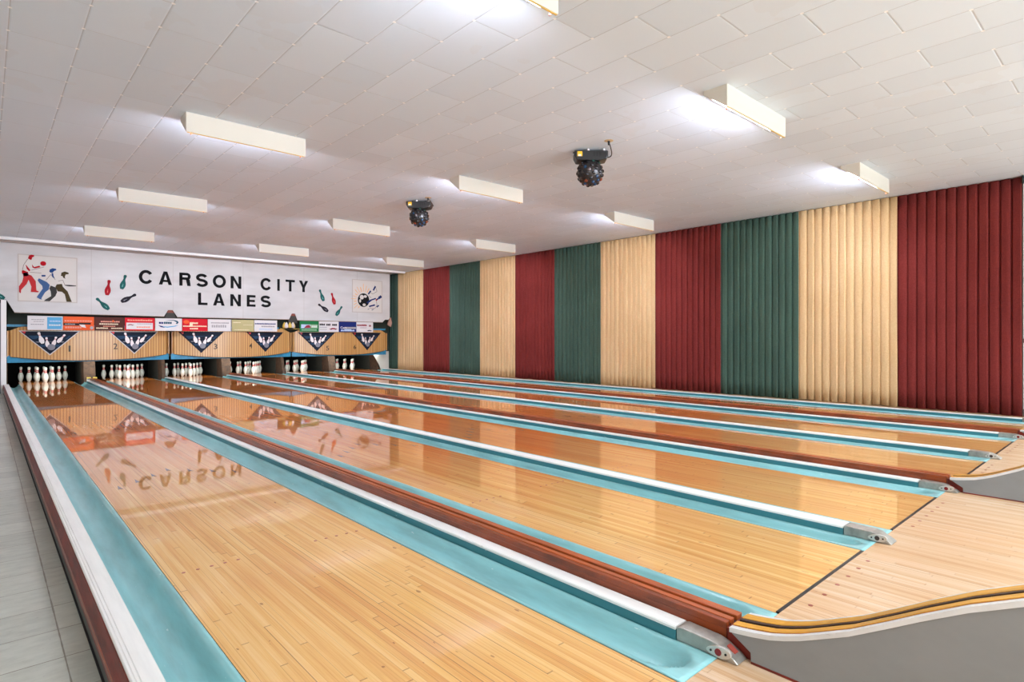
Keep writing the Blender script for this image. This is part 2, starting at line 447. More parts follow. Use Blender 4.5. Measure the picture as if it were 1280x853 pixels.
# ------------------------------------------------------------------ dividers and their cast end pieces
YC = 1.235           # where the white cap stops and the casting starts
def casting(x0, w, red, label):
    t = thing('foul_detector_casting', label, 'metal end casting', (x0+w/2, 1.0, 0.0), 'cast metal ends of the lane dividers')
    prof = [(YC-0.004,0.0),(YC-0.004,0.051),(YC-0.02,0.055),(1.085,0.052),(1.055,0.045),(1.0,0.016),(0.985,0.004),(1.0,0.0)]
    MB().prism(prof, 'x', x0, x0+w).build('casting_body', M_METAL, t, bevel=0.005)
    # almond-shaped boss with the sensor eye, on the gutter side
    n = 20; ep = []
    for i in range(n):
        a = 2*PI*i/n; ep.append((1.055+0.048*math.cos(a), 0.0265+0.020*math.sin(a)*(1-0.15*math.cos(a)) - 0.10*0.048*math.cos(a)))
    pl = MB().prism(ep, 'x', x0-0.008, x0+0.004).build('sensor_plate', M_CHROME, t, bevel=0.002)
    def disc(y, z, r, m, nm, xo=-0.0105):
        MB().prism([(y+r*math.cos(2*PI*i/14), z+r*math.sin(2*PI*i/14)) for i in range(14)], 'x', x0+xo, x0-0.006).build(nm, m, None).parent = pl
    disc(1.056, 0.0265, 0.0125, M_RED if red else M_DKBROWN, 'sensor_eye')
    disc(1.084, 0.0245, 0.004, M_BLACK, 'screw'); disc(1.027, 0.0285, 0.004, M_BLACK, 'screw')
    pl_children_fix(pl)
    if red:
        MB().prism([(1.024,0.034),(1.045,0.0435),(1.03,0.037),(1.006,0.022)], 'x', x0+w-0.03, x0+w-0.012)
        MB().add([(x0+0.030,1.042,0.0425),(x0+0.054,1.042,0.0425),(x0+0.054,1.012,0.0248),(x0+0.030,1.012,0.0248),
                  (x0+0.030,1.042,0.037),(x0+0.054,1.042,0.037),(x0+0.054,1.012,0.020),(x0+0.030,1.012,0.020)],
                 [(0,1,2,3),(4,7,6,5),(0,4,5,1),(1,5,6,2),(2,6,7,3),(3,7,4,0)]).build('warning_sticker', mat('faded_red_sticker', (168,70,58), 0.6), t)
    return t
def pl_children_fix(pl):
    off = Vector(pl.parent.location) + Vector(pl.location)
    for c in pl.children: c.location = -off
cap_prof = lambda a, b, g=False: ([(a,0.038),(a,0.047),(a+0.004,0.0515)] + ([(a+0.010,0.0515),(a+0.012,0.0475),(a+0.015,0.0515),(a+0.022,0.0515),(a+0.024,0.0475),(a+0.027,0.0515)] if g else []) + [(b-0.004,0.0515),(b,0.047),(b,0.038)])
YCE = 18.5
def divider(xa, xb, x_cap0, x_cap1, label, grooves=False):
    t = thing('lane_divider', label, 'lane divider', ((xa+xb)/2, YC, 0), 'white-capped lane dividers')
    MB().box(xa, xb, YC, YCE+0.06, -0.06, 0.0385).build('teal_wall', M_TEALD, t)
    MB().prism(cap_prof(x_cap0, x_cap1, grooves), 'y', YC, YCE).build('white_cap', M_WHITECAP, t)
    if label:
        MB().prism([(x_cap0,0.0),(x_cap1,0.0),(x_cap1,0.0515),(x_cap0,0.0515)],'y',YCE+0.002,YCE+0.06).build('end_block', M_TEAL, t, bevel=0.01)
    return t
for k, nm in ((1,'2 and 3'), (3,'4 and 5')):
    a = LANE[k]+LW; b = LANE[k+1]
    divider(a+SP_SH, b-0.186, a+SP_SH-0.003, b-0.184, 'white-topped divider between lanes '+nm)
    casting(a+SP_SH, 0.096, False, 'grey cast metal end with dark eye on the divider between lanes '+nm)
for k, nm in ((0,'front'), (2,'middle'), (4,'farthest')):
    a = LANE[k]+LW
    divider(a+0.229, a+0.300, a+0.226, a+0.303, 'white-topped divider along the left of the %s ball return' % nm)
    casting(a+0.228, 0.070, True, 'grey cast metal end with red eye beside the %s ball return' % nm)
a = LANE[5]+LW
divider(a+0.231, a+0.30, a+0.229, a+0.31, 'white-topped edge board right of lane 6, under the curtains')
casting(a+0.231, 0.075, False, 'grey cast metal end right of lane 6, at the curtain wall')

# outer side board along the aisle
t = thing('lane_side_board', 'dark red wood side board with grooved white cap along the tiled aisle', 'side board', (0.38, YC, 0))
MB().prism([(0.336,-0.105),(0.350,-0.105),(0.350,0.04),(0.338,0.04),(0.334,0.0),(0.328,-0.03),(0.328,-0.09)], 'y', YF, 18.34).build('wood_fascia', M_BROWND, t)
MB().prism([(0.3300,-0.045),(0.3245,-0.05),(0.3245,-0.066),(0.330,-0.07)], 'y', YF, 18.34).build('wood_bead', M_BROWN, t)
MB().box(0.338, 0.350, YF, 18.34, FLOOR, -0.106).build('grey_kick_board', mat('dark_grey_kick_board', (92,94,92), 0.7), t)
MB().box(0.330, 0.3375, YF, 18.34, FLOOR, FLOOR+0.004).build('black_caulk_line', M_GROOVE, t)
MB().box(0.352, 0.424, YF+0.0, 18.34, -0.12, 0.040).build('teal_wall', M_TEALD, t)
MB().prism([(p[0], p[1]+0.0) for p in cap_prof(0.342, 0.426, True)], 'y', YF, 18.25).build('white_cap', M_WHITECAP, t)

# ------------------------------------------------------------------ ball return tracks and ramps
RAMP = [(1.045,0.0985),(1.01,0.103),(0.96,0.111),(0.90,0.123),(0.85,0.139),(0.80,0.158),(0.74,0.186),(0.65,0.229),(0.55,0.288),(0.46,0.343),(0.35,0.406),(0.23,0.464),(0.1,0.520),(-0.05,0.570),(-0.25,0.61),(-0.5,0.63),(-0.9,0.635),(-1.3,0.60),(-1.45,0.55)]
def rail_strip(x0, x1, dz, thick, y_from=None):
    """a strip lying along the ramp's top line"""
    mb = MB(); top = [(y, z+dz) for y, z in RAMP]; bot = [(y, z+dz-thick) for y, z in reversed(RAMP)]
    return mb.prism(top+bot, 'x', x0, x1)
for k, nm in ((0,'front'), (2,'middle'), (4,'farthest')):
    a = LANE[k]+LW; b = LANE[k+1]
    t = thing('ball_return_track', 'long red-brown wooden ball track with black grooves, %s of three, left of lane %d' % (nm, k+2), 'ball track', (a+0.37, YF, 0), 'wooden ball return tracks')
    MB().box(a+0.306, a+0.425, YF, 18.6, -0.12, 0.074).build('track_body', M_BROWN, t)
    MB().box(a+0.306, a+0.331, YF, 18.6, 0.0742, 0.0985).build('rail', M_BROWN, t, bevel=0.002)
    MB().box(a+0.338, a+0.366, YF, 18.6, 0.0742, 0.0985).build('rail', M_BROWNR, t, bevel=0.003)
    MB().box(a+0.3312, a+0.3378, YF, 18.6, 0.0742, 0.086).build('black_groove', M_GROOVE, t)
    MB().box(a+0.3665, a+0.3835, YF, 18.6, 0.0742, 0.079).build('black_groove', M_GROOVE, t)
    MB().box(a+0.384, a+0.425, YF, 18.6, 0.0742, 0.0985).build('rail', M_BROWNR, t, bevel=0.003)
    MB().box(a+0.427, b-0.226, YF+0.02, 18.6, -0.06, 0.0).build('side_filler', M_TEALD, t)
    # ramp
    t = thing('ball_return_ramp', 'grey ball return ramp with yellow laminated edge, %s of three, curving up towards the bowler' % nm, 'ball return', (a+0.35, 0, 0), 'grey ball return ramps')
    side = [(0.964,0.0),(0.966,0.038),(1.035,0.080)] + [(y, z-0.004) for y, z in RAMP] + [(-1.45,0.0)]
    for xx, w in ((a+0.281, 0.020), (a+0.425, 0.018)):
        MB().prism(side, 'x', xx, xx+w).build('side_panel', M_GREYP, t)
        lip = MB(); top = [(y, z+0.001) for y, z in RAMP]; bot = [(y, z-0.016) for y, z in reversed(RAMP)]
        lip.prism(top+bot, 'x', xx-0.002, xx+w)
        lip.build('light_lip', M_GREYLIP, t, bevel=0.004)
    x = a+0.301
    rail_strip(x, x+0.006, 0.001, 0.03).build('red_edge_strip', M_BROWN, t)
    rail_strip(x+0.006, x+0.040, 0.004, 0.035).build('yellow_strip', M_YELLOW, t, bevel=0.002)
    rail_strip(x+0.040, x+0.058, -0.006, 0.03).build('black_groove', M_GROOVE, t)
    rail_strip(x+0.058, x+0.074, 0.003, 0.03).build('dark_strip', M_DKBROWN, t)
    rail_strip(x+0.074, x+0.118, 0.005, 0.035).build('yellow_strip', M_YELLOW, t, bevel=0.002)
    MB().prism([(1.065,-0.0),(1.065,0.085),(1.03,0.080),(0.972,0.038),(0.966,0.0)], 'x', a+0.302, a+0.424).build('red_end_board', M_BROWND, t)
    MB().box(a+0.279, a+0.283, -1.45, 0.964, 0.0, 0.008).build('base_strip', M_BROWND, t)

# ------------------------------------------------------------------ pins
PROF = [(0.0258,0.0),(0.0275,0.004),(0.0365,0.02),(0.0485,0.055),(0.0570,0.090),(0.0605,0.114),(0.0585,0.145),(0.0500,0.180),(0.0395,0.208),(0.0300,0.232),(0.0245,0.252),(0.0228,0.272),(0.0235,0.292),(0.0270,0.318),(0.0320,0.340),(0.0316,0.356),(0.0270,0.370),(0.0170,0.379),(0.004,0.381)]
pin0 = MB().lathe(PROF, 20).build('bowling_pin', M_PIN, smooth='all')
rb = []
for lo, hi in ((0.236,0.262),(0.274,0.296)):
    pr = [(r+0.0009, z) for r, z in PROF if lo-0.001 <= z <= hi+0.001]
def rad(z):
    for (r0,z0),(r1,z1) in zip(PROF, PROF[1:]):
        if z0 <= z <= z1: return r0+(r1-r0)*(z-z0)/(z1-z0)
    return 0.02
band = MB()
for lo, hi in ((0.234,0.262),(0.276,0.298)):
    zs = [lo+(hi-lo)*i/4 for i in range(5)]
    band.lathe([(rad(z)+0.0012, z) for z in zs], 20)
bd = band.build('red_neck_stripe', M_PINRED, pin0, smooth='all')
LN = ['lane beside the tiled aisle', 'second lane from the left', 'third lane from the left', 'third lane from the right', 'second lane from the right', 'lane beside the curtains']
SPOTS = [('head pin at the front', 0, 0), ('left pin of the second row', -0.1525, 0.264), ('right pin of the second row', 0.1525, 0.264),
  ('left pin of the third row', -0.305, 0.528), ('middle pin of the third row', 0, 0.528), ('right pin of the third row', 0.305, 0.528),
  ('leftmost pin of the back row', -0.457, 0.792), ('second from left in the back row', -0.1525, 0.792), ('third from left in the back row', 0.1525, 0.792), ('rightmost pin of the back row', 0.457, 0.792)]
first = True
for k, x0 in enumerate(LANE):
    for lab, dx, dy in SPOTS:
        p = pin0 if first else copy_tree(pin0); first = False
        p.location = (x0+LW/2+dx, HEAD+dy, 0.001); p.rotation_euler = (0,0,R.random()*6)
        tag(p, 'white bowling pin, %s, %s' % (lab, LN[k]), 'bowling pin', 'bowling pins racked on the %s' % LN[k])

# ------------------------------------------------------------------ kickbacks at the pin end
def kick(x0, x1, y0, label, edge=True):
    t = thing('kickback_panel', label, 'kickback panel', ((x0+x1)/2, y0, 0), 'kickback panels between the pin decks')
    MB().prism([(y0-0.08,-0.12),(y0-0.06,0.03),(y0+0.02,0.35),(y0+0.10,0.60),(y0+0.55,0.60),(y0+0.50,-0.12)], 'x', x0, x1).build('wooden_front', M_KICKB, t)
    MB().box(x0+0.004, x1-0.004, y0+0.55, 20.9, -0.12, 0.60).build('grey_side_panel', M_KICKG, t)
    return t
kick(0.34, 0.42, 18.98, 'dark kickback panel at the far left, behind the white post')
for k in range(5):
    a = LANE[k]+LW; b = LANE[k+1]
    if k % 2: kick(a+0.205, b-0.205, 18.95, 'narrow brown kickback panel between the pins of lanes %d and %d' % (k+1, k+2))
    else: kick(a+0.215, a+0.46, 18.95, 'broad brown kickback panel between the pins of lanes %d and %d' % (k+1, k+2))
kick(10.31, 10.40, 18.93, 'brown kickback panel right of the pins on lane 6')
w = MB().prism([(9.98,0.66),(10.66,0.66),(10.66,-0.03),(10.37,-0.03),(10.27,0.2)], 'y', 18.70, 18.72)
tag(w.build('end_wall_board', mat('chalky_white_board', (196,192,182), 0.8)), 'chalky white board at the far right, under the last masking panel', 'wall board')
for i, (bx, lb) in enumerate(((1.985,'left'),(2.115,'right'))):
    t = thing('rail_stop_block', 'white block with yellow top at the pin end of the ball track, %s' % lb, 'stop block', (bx,18.68,0), 'white and yellow stop blocks')
    MB().box(bx-0.038, bx+0.038, 18.64, 18.74, -0.01, 0.085).build('white_base', M_DECW, t)
    MB().box(bx-0.040, bx+0.040, 18.635, 18.745, 0.085, 0.118).build('yellow_top', mat('yellow_paint', (226,196,80), 0.5), t, bevel=0.004)
# left white post
t = thing('divider_post', 'tall white post at the left end of the lanes, below the sign', 'post', (0.32, 18.3, FLOOR))
MB().box(0.292, 0.388, 18.36, 18.50, FLOOR, 2.03).build('post_board', M_WHITE, t, bevel=0.004)
MB().box(0.262, 0.2915, 18.38, 18.48, FLOOR, 1.96).build('grey_edge_strip', mat('post_grey', (120,122,122), 0.6), t)
MB().box(XL, 0.260, 18.40, 18.48, FLOOR, 2.00).build('side_partition', mat('pale_grey_panel', (176,178,178), 0.6), t)

# ------------------------------------------------------------------ masking units
UNITS = [(0.40, 3.735), (3.79, 7.075), (7.115, 10.42)]
BOW = 0.24
def make_bow(xa, xb):
    xm = (xa+xb)/2; hw = (xb-xa)/2
    def y(x):
        u = (x-xm)/hw; return 18.46 - BOW*(1-u*u) + (0.06*max(0, abs(u)-0.965)/0.035)
    def zb(x):
        u = (x-xm)/hw; return 0.575+0.125*abs(u)**2.2
    return y, zb
def curved_sheet(xa, xb, yf, zlo, zhi, off, thick, N=24):
    vs = []; fs = []
    for i in range(N+1):
        x = xa+(xb-xa)*i/N; y = yf(x)-off
        lo = zlo(x) if callable(zlo) else zlo; hi = zhi(x) if callable(zhi) else zhi
        vs += [(x,y,lo),(x,y,hi),(x,y+thick,hi),(x,y+thick,lo)]
    for i in range(N):
        o = i*4
        for j in range(4): fs.append((o+j, o+(j+1)%4, o+4+(j+1)%4, o+4+j))
    fs += [(0,1,2,3), (N*4+3,N*4+2,N*4+1,N*4)]
    return MB().add(vs, fs)
def flat_on(poly, yf, off, thick=0.002):
    """thin shape following the bowed face; poly in (x, z)"""
    n = len(poly)
    vs = [(x, yf(x)-off, z) for x, z in poly] + [(x, yf(x)-off+thick, z) for x, z in poly]
    fs = [(i,(i+1)%n,n+(i+1)%n,n+i) for i in range(n)]
    for tr in geometry.tessellate_polygon([[Vector((x,z,0)) for x,z in poly]]):
        fs.append(tuple(tr)); fs.append(tuple(n+i for i in reversed(tr)))
    return MB().add(vs, fs)

def text_polys(ch, bold=0.0):
    cu = bpy.data.curves.new('tmp', 'FONT'); cu.body = ch; cu.offset = bold; cu.resolution_u = 3
    ob = bpy.data.objects.new('tmp', cu); C.objects.link(ob)
    dg = bpy.context.evaluated_depsgraph_get(); dg.update()
    me = ob.evaluated_get(dg).to_mesh()
    v = [tuple(p.co) for p in me.vertices]; f = [tuple(p.vertices) for p in me.polygons]
    ob.evaluated_get(dg).to_mesh_clear(); bpy.data.objects.remove(ob); bpy.data.curves.remove(cu)
    return v, f
def letter(ch, x0, x1, z0, z1, yfun, off, m, parent, name='letter', bold=0.0, thick=0.004):
    v, f = text_polys(ch, bold)
    if not v: return None
    a = min(p[0] for p in v); b = max(p[0] for p in v); c = min(p[1] for p in v); d = max(p[1] for p in v)
    W = []
    for p in v:
        x = x0+(p[0]-a)/(b-a)*(x1-x0); z = z0+(p[1]-c)/(d-c)*(z1-z0)
        W.append((x, (yfun(x) if callable(yfun) else yfun)-off, z))
    n = len(W); B = [(x, y+thick, z) for x, y, z in W]
    ed = {}
    for fc in f:
        for i in range(len(fc)):
            e = (fc[i], fc[(i+1)%len(fc)]); ed[e] = 1
    fs = list(f) + [tuple(n+i for i in reversed(fc)) for fc in f] + [(e[1], e[0], n+e[0], n+e[1]) for e in ed if (e[1],e[0]) not in ed]
    return MB().add(W+B, fs).build(name, m, parent)

def circ(x, z, rx, rz=None, n=18, a0=0):
    rz = rz or rx
    return [(x+rx*math.cos(a0+2*PI*i/n), z+rz*math.sin(a0+2*PI*i/n)) for i in range(n)]
def pin_shape(hx, hz, bx, bz, wf=0.26):
    """pin outline from head (hx,hz) to base (bx,bz)"""
    L = math.hypot(bx-hx, bz-hz); ux, uz = (bx-hx)/L, (bz-hz)/L; px, pz = -uz, ux
    pr = [(0.0,0.03),(0.03,0.075),(0.09,0.09),(0.17,0.075),(0.28,0.055),(0.40,0.075),(0.52,0.125),(0.66,0.158),(0.78,0.155),(0.90,0.12),(1.0,0.08)]
    s = wf/0.32
    r = [(hx+ux*L*t+px*w*L*s, hz+uz*L*t+pz*w*L*s) for t, w in pr]
    l = [(hx+ux*L*t-px*w*L*s, hz+uz*L*t-pz*w*L*s) for t, w in reversed(pr)]
    return r+l

TRI = [(0.599,1.763,1.18),(2.338,3.473,2.909),(3.948,5.074,4.498),(5.676,6.815,6.24),(7.271,8.421,7.84),(9.005,10.171,9.591)]
NUMS = [(1.554,0.872),(2.491,0.922),(4.855,0.89),(5.804,0.904),(8.179,0.801),(9.12,0.832)]
ZT, ZA = 1.312, 0.712
for u, (xa, xb) in enumerate(UNITS):
    yf, zb = make_bow(xa, xb); xm = (xa+xb)/2
    nn = ['over lanes 1 and 2, leftmost', 'over lanes 3 and 4, in the middle', 'over lanes 5 and 6, by the curtains'][u]
    t = thing('masking_unit', 'bowed tan ribbed panel with two pin triangles, '+nn, 'masking unit', (xm, 18.4, 0.55), 'masking units above the pins')
    def ztop(x, xa=xa, xb=xb):
        e = min(x-xa, xb-x); return 1.405 - 0.10*(1-smoothstep(e/0.28))
    for (p, q) in ((xa, xm-0.004), (xm+0.004, xb)):
        curved_sheet(p, q, yf, zb, ztop, 0.0, 0.02).build('ribbed_panel', M_PANEL, t)
    curved_sheet(xm-0.005, xm+0.005, yf, zb, 1.35, -0.006, 0.01, 2).build('center_seam', M_BROWND, t)
    curved_sheet(xa, xb, yf, lambda x: zb(x)-0.010, lambda x: zb(x)+0.001, 0.004, 0.028).build('brown_bottom_edge', M_KICKB, t)
    curved_sheet(xa, xb, lambda x: 18.47-0.14*(1-((x-xm)/(xb-xa)*2)**2), 0.545, 0.72, 0.0, 0.02).build('blue_rail', M_TEALRAIL, t)
    MB().box(xa if u == 0 else xa+0.35, xb if u == 2 else xb-0.35, 18.52, 18.6, 1.406, 1.46).build('blue_top_rail', M_TEALRAIL, t)
    MB().box(xa, xa+0.02, 18.4, 18.75, 0.70, 1.30).build('side_cheek', M_PANEL, t)
    MB().box(xb-0.02, xb, 18.4, 18.75, 0.70, 1.30).build('side_cheek', M_PANEL, t)
    for k in (2*u, 2*u+1):
        a, b, c = TRI[k]
        def tri(a, b, c, zt, za, off, m, nm, par, thick=0.003):
            N = 20; xs = sorted(set([a+(b-a)*i/N for i in range(N+1)]+[c]))
            vs = []; fs = []
            for x in xs:
                lo = za+(zt-za)*((c-x)/(c-a) if x < c else (x-c)/(b-c)); y = yf(x)-off
                vs += [(x,y,lo),(x,y,zt),(x,y+thick,zt),(x,y+thick,lo)]
            for i in range(len(xs)-1):
                o = i*4
                for j in range(4): fs.append((o+j,o+(j+1)%4,o+4+(j+1)%4,o+4+j))
            return MB().add(vs, fs).build(nm, m, par)
        d = tri(a, b, c, ZT, ZA, 0.005, M_DECB if k < 2 else M_NAVY, 'triangle_decal', t)
        def child(mb, nm, m):
            o = mb.build(nm, m, d); o.location = (0,0,0); 
            return o
        w = b-a; h = ZT-ZA
        U = lambda uu, vv: (a+uu*w, ZT-vv*h)
        dd = tri(a+0.035*w, b-0.035*w, c, ZT-0.02, ZA+0.03, 0.009, M_NAVY, 'navy_field', d)
        dd.location = (0,0,0)
        for v0, v1, cl in ((0.20,0.34,M_NAVY2),(0.44,0.475,M_DECG),(0.56,0.66,M_NAVY2)):
            f = lambda v: (c-a)/w*v/1.0
            l0, l1 = 0.03+0.94*f(v0)+0.03, 0.03+0.94*f(v1)+0.03
            r0, r1 = 0.94-(b-c)/w*v0*0.94, 0.94-(b-c)/w*v1*0.94
            pts = [U(l0+(r0-l0)*i/8, v0) for i in range(9)] + [U(r1+(l1-r1)*i/8, v1) for i in range(9)]
            child(flat_on(pts, yf, 0.0115), 'sky_band', cl)
        for hx, hz, bx, bz in ((0.315,0.06,0.385,0.52),(0.44,0.26,0.465,0.66),(0.60,0.24,0.545,0.62),(0.745,0.15,0.62,0.48)):
            p0, p1 = U(hx,hz), U(bx,bz)
            child(flat_on(pin_shape(p0[0],p0[1],p1[0],p1[1],0.34), yf, 0.0135), 'pin_motif', M_DECW)
            q = lambda tt: (p0[0]+(p1[0]-p0[0])*tt, p0[1]+(p1[1]-p0[1])*tt)
            m_ = q(0.26); child(flat_on(circ(m_[0], m_[1], 0.017, 0.010, 8), yf, 0.0155), 'red_neck_motif', M_DECR)
        p0 = U(0.52,0.665)
        child(flat_on(circ(p0[0], p0[1], 0.075), yf, 0.0160), 'ball_motif', M_DECG)
        if k >= 1 or True:
            child(flat_on([U(0.05,0.03),U(0.12,0.03),U(0.10,0.13)], yf, 0.0135), 'corner_mark', M_DECR)
        nx, nz = NUMS[k]
        letter(str(k+1), nx-(0.02 if k == 0 else 0.045), nx+(0.02 if k == 0 else 0.045), nz-0.075, nz+0.075, yf, 0.006, M_NUM, t, 'lane_number', 0.01)

# ornament on top between the second and third unit
t = thing('crown_ornament', 'small yellow and white crown-shaped ornament on top of the masking units', 'ornament', (7.03, 18.5, 1.38))
MB().lathe([(0.05,1.412),(0.13,1.42),(0.15,1.44),(0.12,1.455)], 16, Matrix.Translation((7.03,18.5,0))).build('dark_base', M_BLACK, t)
yw = mat('yellow_gloss', (226,190,84), 0.3)
for i in range(5):
    a = PI*(i/4)+PI; cx_, cy_ = 7.03+0.14*math.cos(a), 18.5+0.08*math.sin(a)
    MB().lathe([(0.045,1.44),(0.06,1.50),(0.045,1.56),(0.02,1.61),(0.004,1.63)], 10, Matrix.Translation((cx_,cy_,0))).build('crown_petal', yw if i % 2 == 0 else M_DECW, t, smooth='all')
MB().box(6.78, 7.40, 18.53, 18.56, 1.41, 1.43).build('yellow_rail', yw, t)

# ------------------------------------------------------------------ advertising signs
ADX = [x*0.9753 for x in (0.771,1.458,2.091,2.745,3.439,4.096,4.749,5.395,6.028,6.718)]
ADX2 = [x*0.9753 for x in (7.419,8.05,8.739,9.374,10.006)]
c_ = lambda n, c: mat(n, tuple(v*0.93 for v in c), 0.7, spec=0.2)
AW = c_('ad_white', (226,222,220)); AR = c_('ad_red', (214,28,44)); AO = c_('ad_orange', (236,98,48)); AB = c_('ad_brown', (88,46,38))
ABL = c_('ad_sky_blue', (96,172,214)); AN = c_('ad_navy', (24,40,110)); AG = c_('ad_green', (32,120,66)); AT = c_('ad_straw', (190,180,130))
AK = c_('ad_black', (44,42,46)); AGR = c_('ad_grey', (170,166,166)); APK = c_('ad_salmon', (238,160,140)); ALB = c_('ad_pale_blue', (184,206,232)); ATL = c_('ad_teal', (44,88,110)); ACR = c_('ad_cream', (240,224,190)); AM = c_('ad_maroon', (150,44,58)); ALG = c_('ad_light_green', (150,190,150))
def bars(u0, u1, v0, n, m, h=0.05, gap=0.01):
    out = []; L = (u1-u0)/n
    for i in range(n):
        out.append(([(u0+L*i, v0), (u0+L*(i+1)-gap, v0), (u0+L*(i+1)-gap, v0+h*(0.8+0.4*R.random())), (u0+L*i, v0+h)], m))
    return out
rect = lambda a, b, c, d, m: [([(a,c),(b,c),(b,d),(a,d)], m)]
def ell(cx, cy, rx, ry, m, n=16): return [([(cx+rx*math.cos(2*PI*i/n), cy+ry*math.sin(2*PI*i/n)) for i in range(n)], m)]
def car(u, v, s, m): return [([(u-s,v-s*.28),(u+s,v-s*.28),(u+s,v+s*.05),(u+s*.55,v+s*.12),(u+s*.3,v+s*.42),(u-s*.35,v+s*.42),(u-s*.65,v+s*.08),(u-s,v)], m)] + ell(u-s*.55,v-s*.3,s*.17,s*.22,AK,8) + ell(u+s*.55,v-s*.3,s*.17,s*.22,AK,8)
# (u right, v up, both 0..1)
ADS = [
 (AW, 'white and sky blue advertising sign, leftmost of the row above the pins', rect(0.55,0.98,0.04,0.95,ABL)+bars(0.1,0.48,0.72,5,AGR)+bars(0.16,0.46,0.58,4,AGR)+bars(0.08,0.46,0.36,6,AGR,0.06)+bars(0.62,0.95,0.6,4,ALB,0.09)+bars(0.6,0.95,0.3,5,AW,0.1)),
 (AO, 'orange advertising sign with black band and small car', rect(0.0,0.55,0.34,0.52,AK)+rect(0.5,0.9,0.42,0.56,AK)+bars(0.03,0.95,0.64,11,APK,0.1,0.015)+bars(0.04,0.38,0.38,7,AGR,0.1,0.015)+[([(0.5,0.42),(0.7,0.40),(0.74,0.16),(0.6,0.22)], AW)]+bars(0.05,0.6,0.12,7,APK,0.14,0.015)+ell(0.93,0.17,0.06,0.13,AGR)),
 (AB, 'dark brown advertising sign with pale lettering, third from left', bars(0.2,0.85,0.62,9,APK,0.1)+bars(0.15,0.8,0.43,9,ACR,0.1)+bars(0.28,0.7,0.27,6,APK,0.07)+bars(0.05,0.45,0.1,6,ACR,0.1)+bars(0.55,0.95,0.1,6,ACR,0.09)+ell(0.62,0.72,0.04,0.08,AO)),
 (AR, 'red-bordered white advertising sign with small red car, fourth from left', bars(0.08,0.93,0.76,10,APK,0.12)+rect(0.04,0.94,0.08,0.62,AW)+car(0.18,0.45,0.11,AM)+bars(0.4,0.9,0.5,7,AGR,0.05)+bars(0.38,0.85,0.2,6,APK,0.12)),
 (AW, 'white advertising sign with blue and teal oval swoosh logo', [([(0.12,0.42),(0.22,0.30),(0.45,0.24),(0.75,0.34),(0.88,0.5),(0.7,0.40),(0.45,0.33),(0.25,0.36)], ABL)]+[([(0.1,0.44),(0.2,0.28),(0.36,0.23),(0.24,0.38)], AN)]+[([(0.35,0.86),(0.7,0.9),(0.84,0.82),(0.88,0.7),(0.84,0.58),(0.76,0.56),(0.8,0.7),(0.7,0.83)], ATL)]+bars(0.13,0.30,0.56,2,AN,0.16)+bars(0.31,0.62,0.56,4,ATL,0.16)),
 (AR, 'bright red advertising sign with cream lettering and orange flare', ell(0.15,0.75,0.12,0.16,AO)+bars(0.29,0.62,0.58,4,ACR,0.14)+bars(0.02,0.98,0.34,14,ACR,0.10)+rect(0.28,0.4,0.34,0.66,ACR)+bars(0.29,0.62,0.12,4,ACR,0.12)),
 (AW, 'white advertising sign with grey script, right of the bright red one', rect(0.97,1.0,0,1,AGR)+bars(0.12,0.9,0.66,9,AGR,0.09)+bars(0.15,0.8,0.3,7,AGR,0.22,0.03)),
 (AT, 'plain straw-coloured advertising sign with faint lettering', bars(0.05,0.4,0.75,4,ACR,0.05)+bars(0.5,0.95,0.55,5,ACR,0.03)+bars(0.1,0.8,0.1,6,ACR,0.03)),
 (AW, 'white advertising sign with one dark blue headline', bars(0.02,0.95,0.64,13,AN,0.10,0.014)+bars(0.3,0.9,0.38,6,AGR,0.12)+bars(0.2,0.8,0.14,5,ALB,0.1)),
]
ADS2 = [
 (AG, 'green advertising sign with small landscape picture', rect(0.06,0.95,0.32,0.7,ALG)+rect(0.06,0.55,0.32,0.7,ALB)+[([(0.2,0.34),(0.34,0.6),(0.5,0.66),(0.6,0.36)], AM)]+bars(0.62,0.92,0.42,4,AW,0.16)+bars(0.08,0.9,0.1,9,ALG,0.12)),
 (AW, 'white advertising sign with dark heading and red truck at lower right', bars(0.02,0.30,0.62,4,AK,0.18)+bars(0.36,0.58,0.60,3,AK,0.2)+bars(0.66,0.92,0.60,3,AK,0.18)+bars(0.02,0.4,0.4,6,AGR,0.08)+bars(0.02,0.4,0.2,6,AGR,0.06)+car(0.72,0.3,0.2,AM)),
 (AN, 'navy blue advertising sign with white lettering', rect(0.3,1.0,0.3,0.5,AGR)+bars(0.1,0.9,0.06,8,ALB,0.14)+rect(0.3,0.7,0.16,0.27,ALB)),
 (AW, 'white advertising sign with red lettering and dark car, rightmost of the row', bars(0.02,0.62,0.62,7,AM,0.16)+bars(0.75,0.88,0.56,2,AM,0.18)+bars(0.2,0.6,0.4,5,AGR,0.07)+car(0.78,0.15,0.14,AK)),
]
